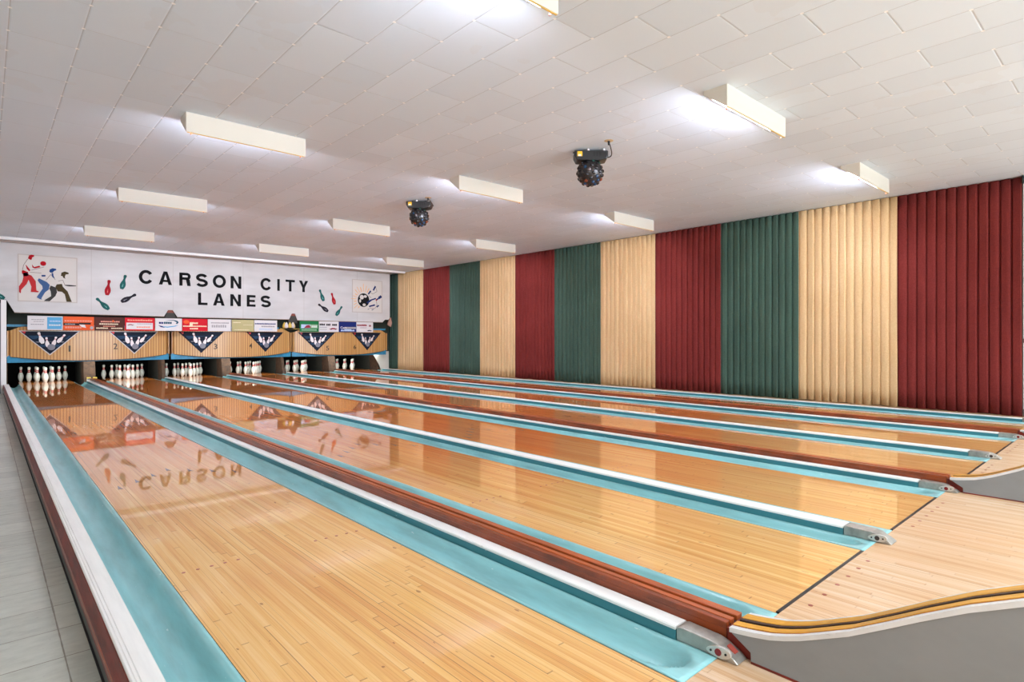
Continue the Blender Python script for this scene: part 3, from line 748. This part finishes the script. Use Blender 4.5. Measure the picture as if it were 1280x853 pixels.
def make_ad(x0, x1, bg, label, shapes):
    y0 = 18.165; z0, z1 = 1.328, 1.665
    t = thing('advertising_sign', label, 'advertising sign', ((x0+x1)/2, y0, z0), 'advertising signs in the row above the pins')
    MB().box(x0+0.006, x1-0.006, y0, y0+0.02, z0, z1).build('sign_panel', bg, t)
    by = {}
    run = []
    for i, (pl, m) in enumerate(shapes):
        L = len(pl); kd = 'car_body_motif' if L == 8 and m is AM or L == 8 and pl[0][1] < pl[3][1] and m is AK and pl[1][0]-pl[0][0] > 0.15 else 'wheel_motif' if L == 8 else 'round_motif' if L == 16 else 'printed_lettering' if L == 4 and len(run) and False else 'shape'
        if kd == 'shape': kd = 'printed_lettering' if abs(pl[1][0]-pl[0][0]) < 0.2 and L == 4 else 'printed_block'
        if kd == 'printed_lettering' and run and run[-1][0] == kd and run[-1][1] is m: run[-1][2].append((i, pl, m))
        else: run.append((kd, m, [(i, pl, m)]))
    for nm, m_, lst in run:
        mb = MB()
        for i, pl, m in lst:
            mb.prism([(x0+0.01+u*(x1-x0-0.02), z0+0.008+v*(z1-z0-0.016)) for u, v in pl], 'y', y0-0.002-0.0002*i, y0-0.0005)
        mb.build(nm, lst[0][2], t)
    return t
for i, (bg, lab, sh) in enumerate(ADS): make_ad(ADX[i], ADX[i+1], bg, lab, sh)
for i, (bg, lab, sh) in enumerate(ADS2):
    t = make_ad(ADX2[i], ADX2[i+1], bg, lab, sh)
    if i == 2: letter('Cars', ADX2[2]+0.05, ADX2[2]+0.27, 1.435, 1.51, 18.165, 0.008, AW, t, 'lettering', 0.02)

# ------------------------------------------------------------------ the big sign board
sg = thing('name_sign', 'long white sign board reading CARSON CITY LANES above the pins', 'sign', (5.3, 18.5, 1.72))
ZSB = 1.72
prof = [(XL+0.02,3.40),(10.585,3.40),(10.585,1.84),(10.53,1.78),(10.40,1.78),(10.30,ZSB-0.03),(7.42,ZSB-0.02),(7.30,ZSB-0.02),(7.225,1.905),(7.12,1.905),(7.035,ZSB),(3.955,ZSB),(3.84,1.905),(3.725,1.905),(3.63,ZSB+0.01),(0.535,ZSB+0.03),(0.39,2.045),(XL+0.02,2.045)]
MB().prism(prof, 'y', 18.50, 18.53).build('sign_board', M_SIGN, sg)
MB().prism([(10.30,ZSB-0.03),(7.30,ZSB-0.02),(7.30,ZSB-0.035),(10.30,ZSB-0.045)], 'y', 18.485, 18.53).build('bottom_trim', M_KEDGE, sg)
MB().prism([(7.035,ZSB),(3.955,ZSB),(3.955,ZSB-0.015),(7.035,ZSB-0.015)], 'y', 18.485, 18.53).build('bottom_trim', M_KEDGE, sg)
MB().prism([(3.63,ZSB+0.01),(0.535,ZSB+0.03),(0.535,ZSB+0.015),(3.63,ZSB-0.005)], 'y', 18.485, 18.53).build('bottom_trim', M_KEDGE, sg)
RB = mat('rust_red_block', (130,58,40), 0.6); GB = mat('grey_block', (66,64,60), 0.8)
for x in (3.79, 7.17):
    MB().box(x-0.09, x+0.09, 18.535, 18.60, 1.83, 1.93).build('red_notch_block', RB, sg)
    MB().prism([(x-0.15,1.60),(x+0.15,1.60),(x+0.10,1.83),(x-0.10,1.83)], 'y', 18.54, 18.60).build('grey_notch_block', GB, sg)
MB().prism([(10.47,1.60),(10.60,1.52),(10.64,1.66),(10.60,1.86),(10.54,1.80)], 'y', 18.44, 18.49).build('corner_flap', mat('pinkish_wood', (168,128,112), 0.7), sg)
ROW1 = [('C',3.043,3.374),('A',3.504,3.819),('R',3.998,4.281),('S',4.410,4.719),('O',4.848,5.197),('N',5.327,5.622),('C',6.171,6.504),('I',6.671,6.745),('T',6.924,7.214),('Y',7.348,7.638)]
ROW2 = [('L',4.467,4.711),('A',4.856,5.165),('N',5.319,5.610),('E',5.778,6.027),('S',6.171,6.477)]
SW = 0.078
def arc(cx, cz, rx, rz, a0, a1, n=22):
    return [(cx+rx*math.cos(math.radians(a0+(a1-a0)*i/n)), cz+rz*math.sin(math.radians(a0+(a1-a0)*i/n))) for i in range(n+1)]
def ribbon(pts, w, closed=False):
    """constant-width outline of a polyline with mitred corners"""
    n = len(pts); L = []; Rr = []
    for i in range(n):
        p0 = pts[(i-1) % n] if (i > 0 or closed) else None; p1 = pts[(i+1) % n] if (i < n-1 or closed) else None
        p = pts[i]; ds = []
        if p0: d = (p[0]-p0[0], p[1]-p0[1]); l = math.hypot(*d); ds.append((d[0]/l, d[1]/l))
        if p1: d = (p1[0]-p[0], p1[1]-p[1]); l = math.hypot(*d); ds.append((d[0]/l, d[1]/l))
        tx = sum(d[0] for d in ds); tz = sum(d[1] for d in ds); l = math.hypot(tx, tz); tx /= l; tz /= l
        k = 1/max(0.5, abs(tx*ds[0][0]+tz*ds[0][1]))
        L.append((p[0]-tz*w/2*k, p[1]+tx*w/2*k)); Rr.append((p[0]+tz*w/2*k, p[1]-tx*w/2*k))
    return L, Rr
def glyph(ch, x0, x1, z0, z1):
    w = SW; h = w/2; cx = (x0+x1)/2; cz = (z0+z1)/2; mb = MB(); ya, yb = 18.492, 18.4995
    def rib(pts, closed=False, ww=w):
        L, Rr = ribbon(pts, ww, closed); n = len(pts)
        vs = [(a,ya,b) for a,b in L]+[(a,ya,b) for a,b in Rr]+[(a,yb,b) for a,b in L]+[(a,yb,b) for a,b in Rr]
        fs = []
        for i in range(n if closed else n-1):
            j = (i+1) % n
            fs += [(i,j,n+j,n+i),(2*n+i,3*n+i,3*n+j,2*n+j),(i,2*n+i,2*n+j,j),(n+i,n+j,3*n+j,3*n+i)]
        if not closed: fs += [(0,n,3*n,2*n),(n-1,3*n-1,4*n-1,2*n-1)]
        mb.add(vs, fs)
    P = lambda pts: mb.prism(pts, 'y', ya, yb)
    if ch == 'I': P([(x0,z0),(x1,z0),(x1,z1),(x0,z1)])
    elif ch == 'L': P([(x0,z0),(x1,z0),(x1,z0+w*.9),(x0+w,z0+w*.9),(x0+w,z1),(x0,z1)])
    elif ch == 'T': P([(cx-h,z0),(cx+h,z0),(cx+h,z1-w*.9),(x1,z1-w*.9),(x1,z1),(x0,z1),(x0,z1-w*.9),(cx-h,z1-w*.9)])
    elif ch == 'E': P([(x0,z0),(x1,z0),(x1,z0+w*.88),(x0+w,z0+w*.88),(x0+w,cz-w*.42),(x1-.02,cz-w*.42),(x1-.02,cz+w*.42),(x0+w,cz+w*.42),(x0+w,z1-w*.88),(x1,z1-w*.88),(x1,z1),(x0,z1)])
    elif ch == 'N': P([(x0,z0),(x0+w,z0),(x0+w,z1-.125),(x1-w*1.05,z0),(x1,z0),(x1,z1),(x1-w,z1),(x1-w,z0+.125),(x0+w*1.05,z1),(x0,z1)])
    elif ch == 'Y':
        m = z0+(z1-z0)*.40
        P([(cx-h,z0),(cx+h,z0),(cx+h,m),(x1,z1),(x1-w*1.15,z1),(cx,m+.085),(x0+w*1.15,z1),(x0,z1),(cx-h,m)])
    elif ch == 'A':
        t = w*.56
        P([(x0,z0),(x0+w*1.08,z0),(cx,z1-.085),(cx+t,z1),(cx-t,z1)]); P([(x1-w*1.08,z0),(x1,z0),(cx+t,z1),(cx-t*.2,z1),(cx,z1-.085)])
        q = (x1-x0)*.20; P([(x0+q,z0+.075),(x1-q,z0+.075),(x1-q*1.28,z0+.135),(x0+q*1.28,z0+.135)])
    elif ch == 'R':
        P([(x0,z0),(x0+w,z0),(x0+w,z1),(x0,z1)]); r = (z1-z0)*.27
        zc = z1-r; rib([(x0+w*.5,z1-h*.9)]+arc(x1-r*.98,zc,r-h,r-h*.9,90,-90,12)+[(x0+w*.5,zc-r+h*.9)], ww=w*.92)
        P([(x1-w*1.08,z0),(x1,z0),(x1-w*.32,zc-r+w*.2),(x1-w*1.6,zc-r+w*.35)])
    elif ch == 'O': rib(arc(cx,cz,(x1-x0)/2-h,(z1-z0)/2+.006-h,0,360,32)[:-1], True)
    elif ch == 'C': rib(arc(cx,cz,(x1-x0)/2-h,(z1-z0)/2+.006-h,33,327,30))
    elif ch == 'S':
        rx = (x1-x0)/2-h; H4 = ((z1-z0)+.012-w)/4; zt = z1+.006-h-H4; zb_ = z0-.006+h+H4
        rib(arc(cx,zt,rx*.97,H4,22,90,6)+arc(cx,zt,rx*.95,H4,100,205,10)+[(cx-rx*.45,zt-H4*.88),(cx+rx*.45,zb_+H4*.88)]+arc(cx,zb_,rx,H4,25,-80,10)+arc(cx,zb_,rx,H4,-90,-160,6))
    return mb.build('letter', M_LETTER, sg)
for row, z0, z1 in ((ROW1,2.597,2.962),(ROW2,2.075,2.424)):
    for ch, a, b in row: glyph(ch, a, b, z0, z1)
PT = mat('painted_teal', (28,90,86), 0.7, spec=0.2); PR = mat('painted_red', (158,16,30), 0.7, spec=0.2); PK = mat('painted_charcoal', (34,32,40), 0.7, spec=0.2)
HT = mat('highlight_teal', (104,176,166), 0.4); HR = mat('highlight_red', (222,96,92), 0.4); HK = mat('highlight_grey', (140,140,150), 0.4)
for hx, hz, bx, bz, m, hm in [(2.393,2.645,2.345,2.245,PR,HR),(2.747,2.80,2.66,2.42,PT,HT),(2.12,2.16,2.385,1.875,PT,HT),(2.98,2.30,2.65,2.085,PK,HK),
      (8.02,2.71,8.155,2.34,PT,HT),(8.425,2.62,8.535,2.245,PR,HR),(7.975,2.235,8.305,2.005,PK,HK),(8.79,2.19,8.58,1.875,PT,HT),(0.06,2.24,0.36,2.07,PT,HT)]:
    o = MB().prism(pin_shape(hx,hz,bx,bz,0.33), 'y', 18.492, 18.4995).build('painted_pin', m, sg)
    q = lambda t: (hx+(bx-hx)*t, hz+(bz-hz)*t); a, b = q(0.62), q(0.85)
    h = MB().prism(pin_shape(a[0],a[1],b[0],b[1],0.2), 'y', 18.490, 18.493).build('highlight_mark', hm, o); h.location = (0,0,0)

# picture panels
COL = {'red':mat('ink_red',(170,14,28),0.8,spec=0.2),'salmon':mat('ink_salmon',(184,48,50),0.8,spec=0.2),'blue':mat('ink_blue',(34,66,118),0.8,spec=0.2),'lightblue':mat('ink_denim',(66,94,136),0.8,spec=0.2),
       'olive':mat('ink_olive',(70,58,34),0.8,spec=0.2),'grey':mat('ink_charcoal',(58,56,54),0.8,spec=0.2),'orange':mat('ink_orange',(232,168,96),0.5),'navy':mat('ink_navy',(22,42,98),0.8,spec=0.2),'black':M_LETTER}
def frame(parent, x0, x1, z0, z1, y):
    w = 0.022
    fr = MB(); fr.box(x0,x1,y-0.008,y,z1-w,z1); fr.box(x0,x1,y-0.008,y,z0,z0+w); fr.box(x0,x0+w,y-0.008,y,z0+w,z1-w); fr.box(x1-w,x1,y-0.008,y,z0+w,z1-w)
    fr.build('thin_frame', M_PICFR, parent)
    MB().box(x0+w, x1-w, y-0.003, y, z0+w, z1-w).build('picture_sheet', M_PICBG, parent)
pc = thing('bowlers_picture', 'square picture of red, blue and olive bowlers in a line, left of the sign lettering', 'picture', (1.16,18.49,2.01))
frame(pc, 0.590, 1.732, 2.015, 3.155, 18.499)
SH = [('red',[(0.784,3.075),(0.801,3.134),(0.844,3.154),(0.896,3.143),(0.891,3.108),(0.862,3.094),(0.844,3.024),(0.815,3.033),(0.78,3.057)]),
 ('red',[(0.853,2.918),(0.896,2.858),(0.993,2.9),(1.014,2.863),(0.905,2.825),(0.862,2.844)]),
 ('red',[(0.735,2.901),(0.753,2.887),(0.827,2.773),(0.801,2.748),(0.758,2.802)]),
 ('red',circ(1.064,2.957,0.057)),
 ('red',[(0.667,2.749),(0.689,2.769),(0.784,2.724),(0.784,2.656),(0.672,2.678)]),
 ('salmon',[(0.689,2.683),(0.784,2.668),(0.844,2.65),(0.923,2.518),(0.937,2.291),(0.984,2.271),(0.967,2.247),(0.832,2.249),(0.844,2.377),(0.792,2.544),(0.758,2.44),(0.655,2.287),(0.65,2.213),(0.629,2.218),(0.615,2.25),(0.615,2.374),(0.672,2.479),(0.698,2.594)]),
 ('blue',circ(0.741,2.665,0.052,0.046)),
 ('blue',[(1.18,2.766),(1.189,2.824),(1.243,2.857),(1.311,2.846),(1.315,2.811),(1.279,2.797),(1.243,2.748),(1.207,2.745)]),
 ('blue',[(1.221,2.723),(1.252,2.748),(1.264,2.657),(1.288,2.612),(1.243,2.632)]),
 ('blue',[(1.028,2.674),(1.108,2.68),(1.108,2.641),(1.037,2.636)]),
 ('lightblue',[(0.958,2.544),(0.984,2.591),(1.135,2.509),(1.189,2.444),(1.171,2.327),(1.099,2.254),(1.028,2.102),(1.046,2.079),(1.011,2.078),(0.94,2.127),(0.993,2.226),(1.055,2.344),(1.046,2.412),(0.993,2.477)]),
 ('olive',[(1.403,2.678),(1.415,2.761),(1.48,2.794),(1.554,2.771),(1.558,2.736),(1.498,2.72),(1.48,2.649),(1.498,2.615),(1.452,2.635),(1.434,2.68)]),
 ('grey',[(1.207,2.426),(1.315,2.382),(1.33,2.266),(1.297,2.172),(1.189,2.04),(1.081,2.04),(1.099,2.07),(1.216,2.168),(1.207,2.283),(1.18,2.351)]),
 ('olive',[(1.324,2.464),(1.425,2.481),(1.443,2.412),(1.535,2.301),(1.619,2.04),(1.517,2.04),(1.48,2.227),(1.425,2.283),(1.342,2.29),(1.297,2.404)]),
 ('grey',[(1.48,2.461),(1.572,2.467),(1.705,2.457),(1.705,2.44),(1.572,2.427),(1.48,2.443)])]
for cn, pts in SH:
    o = MB().prism(pts, 'y', 18.490, 18.4955).build({'red':'red_bowler_shape','salmon':'red_trousers_shape','blue':'blue_bowler_shape','lightblue':'blue_trousers_shape','olive':'olive_bowler_shape','grey':'grey_bowler_shape'}[cn], COL[cn], pc)
def stroke(pts, w, m, parent, nm, y0=18.491):
    mb = MB()
    for (x0,z0),(x1,z1) in zip(pts, pts[1:]):
        L = math.hypot(x1-x0,z1-z0); px, pz = -(z1-z0)/L*w/2, (x1-x0)/L*w/2
        mb.prism([(x0+px,z0+pz),(x1+px,z1+pz),(x1-px,z1-pz),(x0-px,z0-pz)], 'y', y0, 18.4958)
    return mb.build(nm, m, parent)
for ln in ([(0.775,3.041),(0.698,2.887),(0.681,2.773)],[(0.818,2.727),(1.028,2.72)],[(1.297,2.578),(1.207,2.699),(1.117,2.554)],[(1.351,2.547),(1.443,2.576),(1.48,2.461)],[(0.836,2.774),(1.081,2.873)]):
    stroke(ln, 0.010, M_LINE, pc, 'outline_stroke')
pb = thing('strike_picture', 'square picture of a ball bursting through pins with orange rays, right end of the sign', 'picture', (9.72,18.49,2.0))
frame(pb, 9.150, 10.285, 2.005, 3.130, 18.499)
bx, bz = 9.572, 2.433
MB().prism(circ(bx,bz,0.215,0.235,22), 'y', 18.492, 18.4955).build('ball_shape', COL['black'], pb)
for x, z, rx, rz in ((bx-0.07,bz+0.10,0.075,0.08),(bx+0.06,bz+0.13,0.06,0.045),(bx-0.13,bz-0.03,0.035,0.06),(bx+0.02,bz-0.16,0.06,0.045)):
    MB().prism(circ(x,z,rx,rz,12), 'y', 18.490, 18.4925).build('ball_highlight_shape', M_PICBG, pb)
for i in range(13):
    a = math.radians(62+i*14.5); r0, r1 = 0.27, 0.36+0.10*((i*7)%3)/2+(0.08 if i < 5 else 0)
    stroke([(bx+r0*math.cos(a),bz+0.02+r0*math.sin(a)),(bx+r1*math.cos(a),bz+0.02+r1*math.sin(a))], 0.026 if i % 3 == 0 else 0.016, COL['orange'], pb, 'orange_ray')
for a, b, w in (((9.746,2.645),(9.842,2.767),0.05),((9.939,2.787),(10.02,2.939),0.055),((9.699,2.337),(9.86,2.45),0.06),((9.86,2.45),(10.036,2.512),0.045),((10.052,2.454),(10.15,2.53),0.05),((10.15,2.53),(10.25,2.60),0.09),((9.778,2.223),(10.003,2.284),0.05),((10.068,2.213),(10.15,2.275),0.045),((9.73,2.119),(9.778,2.136),0.02),((9.874,2.101),(9.955,2.133),0.02)):
    stroke([a,b], w, COL['navy'], pb, 'blue_pin_shape')
for ln in ([(9.80,2.72),(9.92,2.66),(10.08,2.76),(10.02,2.93)],[(10.04,2.50),(10.08,2.28),(10.0,2.16),(9.80,2.17)],[(9.76,2.60),(9.86,2.52)]):
    stroke(ln, 0.012, M_LINE, pb, 'outline_stroke')
MB().prism(circ(10.05,2.46,0.025,0.03,10), 'y', 18.488, 18.4925).build('red_neck_mark', COL['red'], pb)

# ------------------------------------------------------------------ curtains
SEQ = ['red','tan','grn']*5
PNL = {'red':('burgundy',M_RED_F),'tan':('tan',M_TAN_F),'grn':('dark green',M_GRN_F)}
ORDN = {'red':['nearest the camera, largest','second nearest','third nearest','farthest along the wall'],
        'tan':['nearest the camera','second nearest','third nearest','farthest, beside the sign wall'],
        'grn':['nearest the camera','second nearest','third nearest','narrow strip in the far corner']}
ys = [1.30, 2.845, 4.40, 5.922, 7.480, 9.027, 10.572, 12.093, 13.66, 15.208, 16.724, 18.35, 19.9]
order = ['red','tan','grn','red','tan','grn','red','tan','grn','red','tan','grn']
cnt = {'red':0,'tan':0,'grn':0}
for i, cn in enumerate(order):
    y0, y1 = ys[i], ys[i+1]; n = 12; L = (y1-y0)/n
    pts = []
    rr = random.Random(i+3)
    for j in range(n):
        b = y0+j*L; jt = (rr.random()-0.5)*0.012; dp = 0.034+rr.random()*0.010
        pts += [(XW-dp+0.006, b+jt*0.3), (XW-dp-0.002, b+L*0.10+jt), (XW-dp+0.001, b+L*0.45+jt), (XW-dp+0.007, b+L*0.76+jt), (XW-0.010, b+L*0.81), (XW-0.002, b+L*0.88), (XW-0.012, b+L*0.96)]
    pts.append((XW-0.034, y1-0.004))
    NZ = 12; vs = []; fs = []; m = len(pts)
    ph = rr.random()*6
    for k in range(NZ+1):
        z = 0.025+0.012*0+(CEIL-0.008-0.025)*k/NZ
        for q, (px, py) in enumerate(pts):
            sw = 0.006*math.sin(ph+z*1.4+py*2.0)*(1-k/NZ)
            zz = z + (0.010*math.sin(py*11+ph) if k == 0 else 0)
            vs.append((px+sw, py+sw*0.7, zz))
    for k in range(NZ):
        for q in range(m-1): fs.append((k*m+q, k*m+q+1, (k+1)*m+q+1, (k+1)*m+q))
    o = MB().add(vs, fs).build('wall_curtain', PNL[cn][1], smooth=True)
    so = o.modifiers.new('thickness', 'SOLIDIFY'); so.thickness = 0.003; so.offset = 0
    idx = cnt[cn]; cnt[cn] += 1
    tag(o, 'floor-length pleated %s wall curtain, %s of that colour' % (PNL[cn][0], ORDN[cn][idx]), 'curtain', 'striped pleated curtains on the right wall')
struct('trim_5', MB().box(10.395, XW+0.09, YC, 18.9, -0.05, 0.022), painted('tan_ledge', (176,138,100), 0.6, 0.0, wear=(110,80,56), amount=0.4))

# ------------------------------------------------------------------ ceiling lights
def make_light():
    t = thing('ceiling_light', 'x', 'ceiling light', (0,0,CEIL), 'white boxed fluorescent ceiling lights')
    L = 1.225
    MB().box(0, L, 0, 0.012, -0.200, 0).build('front_board', M_CREAM, t).location = (0,0,0)
    for x in (0.0, L-0.012):
        MB().prism([(0.0125,-0.200),(0.0125,0),(0.235,0),(0.235,-0.035)], 'x', x, x+0.012).build('end_board', M_CREAM, t).location = (0,0,0)
    MB().prism([(0.152,-0.099),(0.235,-0.040),(0.235,0),(0.150,0)], 'x', 0.0125, L-0.0125).build('back_tray', M_CREAM, t).location = (0,0,0)
    MB().add([(0.015,0.014,-0.1985),(L-0.015,0.014,-0.1985),(L-0.015,0.148,-0.068),(0.015,0.148,-0.068),
              (0.015,0.012,-0.206),(L-0.015,0.012,-0.206),(L-0.015,0.148,-0.076),(0.015,0.148,-0.076)],
             [(0,1,2,3),(4,7,6,5),(0,4,5,1),(1,5,6,2),(2,6,7,3),(3,7,4,0)]).build('lit_diffuser', M_TUBE, t).location = (0,0,0)
    MB().box(0.01, L-0.01, 0.004, 0.013, -0.207, -0.2005).build('amber_edge', M_AMBER, t).location = (0,0,0)
    for x in (0.05, L-0.05):
        MB().lathe([(0.006,-0.214),(0.008,-0.204)], 8, Matrix.Translation((x,0.03,0))).build('screw', M_BROWN, t).location = (0,0,0)
    return t
first = None
for r, (y, rn) in enumerate(((2.63,'nearest row'),(6.68,'second row from the front'),(10.74,'third row from the front'),(14.84,'farthest row, nearest the sign'))):
    for c, (x, cn) in enumerate(((1.505,'left'),(4.92,'middle'),(8.40,'right'))):
        l = make_light() if first is None else copy_tree(first)
        if first is None: first = l
        l.location = (x, y, CEIL)
        l['label'] = 'white box ceiling light, %s column, %s' % (cn, rn)

# ------------------------------------------------------------------ disco ball lights
GLB = [mat('lens_dark',(30,28,30),0.12), mat('lens_blue',(36,64,92),0.12), mat('lens_orange',(130,60,36),0.12), mat('lens_green',(34,66,56),0.12), mat('lens_clear',(110,100,100),0.1)]
M_BODY = mat('black_plastic', (30,30,30), 0.4); M_SHELL = mat('dark_shell', (34,30,30), 0.3)
def disco(cx, cy, zc, rad_, label, rot, plate):
    t = thing('disco_light', label, 'disco light', (cx, cy, CEIL), 'black disco ball lights')
    T = Matrix.Translation((cx,cy,0)) @ Matrix.Rotation(rot, 4, 'Z')
    def bx(mb): mb.v = [tuple(T @ Vector(p)) for p in mb.v]; return mb
    ztop = CEIL; 
    mb = MB(); mb.prism([(-0.20,-0.028),(-0.20,-0.085),(-0.17,-0.14),(0.10,-0.145),(0.19,-0.125),(0.21,-0.09),(0.21,-0.028)], 'y', -0.105, 0.105)
    mb.v = [(x,y,z+ztop) for x,y,z in mb.v]; bx(mb).build('lamp_housing', M_BODY, t, bevel=0.012)
    mb = MB(); mb.box(-0.21,0.205,-0.015,0.015,ztop-0.028,ztop-0.020); mb.box(-0.12,-0.10,-0.012,0.012,ztop-0.022,ztop); mb.box(0.10,0.12,-0.012,0.012,ztop-0.022,ztop)
    bx(mb).build('mounting_bracket', M_BODY, t)
    for sx in (-0.03, 0.16):
        MB().lathe([(0.016,ztop-0.03),(0.018,ztop-0.008),(0.012,ztop)], 10, T @ Matrix.Translation((sx,-0.07,0))).build('white_knob', M_DECW, t)
    # ridges
    for j in range(3):
        mb = MB().box(0.03+j*0.035, 0.045+j*0.035, -0.109, -0.104, ztop-0.095, ztop-0.05); bx(mb).build('vent_slot', M_BLACK, t)
    mb = MB().box(-0.165,-0.105,-0.1085,-0.1050,ztop-0.098,ztop-0.040); st = bx(mb).build('yellow_sticker', mat('sticker_yellow_'+str(len(bpy.data.materials)), (240,180,30), 0.4), t)
    mb = MB().box(-0.155,-0.12,-0.1105,-0.1085,ztop-0.098,ztop-0.075); w = bx(mb).build('sticker_white_patch', M_DECW, st); w.location = (0,0,0)
    # neck ring
    MB().lathe([(0.045,ztop-0.16),(0.05,ztop-0.15),(0.045,ztop-0.14)], 16, T).build('chrome_collar', M_CHROME, t)
    # ball
    prof = [(max(0.002, rad_*math.sin(PI*i/14)), zc-rad_*math.cos(PI*i/14)) for i in range(15)]
    ball = MB().lathe(prof, 24, T).build('ball_shell', M_SHELL, t, smooth='all')
    rr = random.Random(5)
    N = 68
    for i in range(N):
        zz = 1-2*(i+0.5)/N; ph = i*2.399963
        if zz > 0.86: continue
        d = Vector((math.sqrt(1-zz*zz)*math.cos(ph), math.sqrt(1-zz*zz)*math.sin(ph), zz))
        M = Matrix.Translation(Vector((cx,cy,zc))+d*(rad_-0.006)) @ d.to_track_quat('Z','Y').to_matrix().to_4x4()
        q = rr.random(); lm = GLB[0] if q < 0.70 else GLB[1+int(rr.random()*4)]
        s = rad_/0.157
        l = MB().lathe([(0.0205*s,0.0),(0.0205*s,0.012),(0.015*s,0.017),(0.006*s,0.020)], 9, M).build('lens', lm, ball, smooth=True)
        l.location = (0,0,0)
    # cord to the ceiling rose
    end = T @ Vector((0.205,0.02,ztop-0.075)); e2 = Vector((plate[0], plate[1], ztop-0.01))
    pts = []
    for i in range(13):
        s = i/12; p = end.lerp(e2, s); p.z = (ztop-0.075)+(0.068)*s**2.2 - 0.012*math.sin(PI*s)
        p += Vector((0.05,-0.02,-0.02))*math.sin(PI*s)
        pts.append(p)
    MB().tube(pts, 0.006).build('power_cord', M_BLACK, t, smooth='all')
    MB().lathe([(0.012,ztop-0.05),(0.016,ztop-0.006)], 10, Matrix.Translation((e2.x,e2.y,0))).build('cord_plug', M_BLACK, t)
    MB().lathe([(0.045,ztop-0.006),(0.055,ztop-0.001)], 14, Matrix.Translation((e2.x,e2.y,0))).build('ceiling_plate', mat('tan_plate_'+str(len(bpy.data.materials)), (206,176,132), 0.6), t)
    return t
disco(5.46, 4.72, 3.165, 0.157, 'larger-looking black disco ball light nearer the camera, with yellow sticker', -0.75, (5.34, 4.33))
disco(5.36, 8.40, 3.165, 0.155, 'smaller-looking black disco ball light farther down the ceiling', -0.75, (5.34, 8.10))

# ------------------------------------------------------------------ light, camera
def area(name, loc, rot, sx, sy, power, col):
    l = bpy.data.lights.new(name, 'AREA'); l.shape = 'RECTANGLE'; l.size = sx; l.size_y = sy; l.energy = power; l.color = col
    o = bpy.data.objects.new(name, l); C.objects.link(o); o.location = loc; o.rotation_euler = rot
    return o
# strip lamps tucked behind each masking unit, over the pin decks
for xa, xb in UNITS:
    area('pin_deck_lamp', ((xa+xb)/2, 18.62, 0.63), (0.85, 0, 0), (xb-xa)-0.5, 0.08, 11.0, (0.93,1.0,0.95))
# unseen fill lights added behind the camera to brighten approach and near lanes
for x in (1.2, 4.9, 8.6):
    area('approach_fill_light', (x, -1.3, CEIL-0.02), (0, 0, 0), 1.2, 0.6, 27, (0.88,0.94,1.0)).data.spread = math.radians(115)
# added cool fill light at the rear wall, tilted up to brighten the ceiling
area('rear_fill_light', (5.0, YB+0.15, 1.5), (PI/2+0.55, 0, 0), 10.0, 2.4, 640, (0.78,0.90,1.0))
w = bpy.data.worlds.new('World'); sc.world = w; w.use_nodes = True
w.node_tree.nodes['Background'].inputs[0].default_value = lin((235,238,245)); w.node_tree.nodes['Background'].inputs[1].default_value = 0.3

f, th, yh, H, cx = 730.63, .7466, 422.34, 1.1427, 655.92
cam = bpy.data.cameras.new('camera'); co = bpy.data.objects.new('camera', cam); C.objects.link(co); sc.camera = co
co.location = (0,0,H); co.rotation_euler = (PI/2, 0, -th)
cam.sensor_fit = 'HORIZONTAL'; cam.sensor_width = 36.0; cam.lens = 36.0*f/1280
cam.shift_x = (640-cx)/1280; cam.shift_y = (yh-426.5)/1280
cam.clip_start = 0.02; cam.clip_end = 100

sc.view_settings.view_transform = 'Standard'; sc.view_settings.look = 'None'
sc.view_settings.gamma = 1.0; sc.view_settings.use_curve_mapping = False
sc.view_settings.exposure = 1.36
sc.cycles.use_denoising = True
sc.cycles.max_bounces = 10; sc.cycles.diffuse_bounces = 4; sc.cycles.sample_clamp_indirect = 6.0
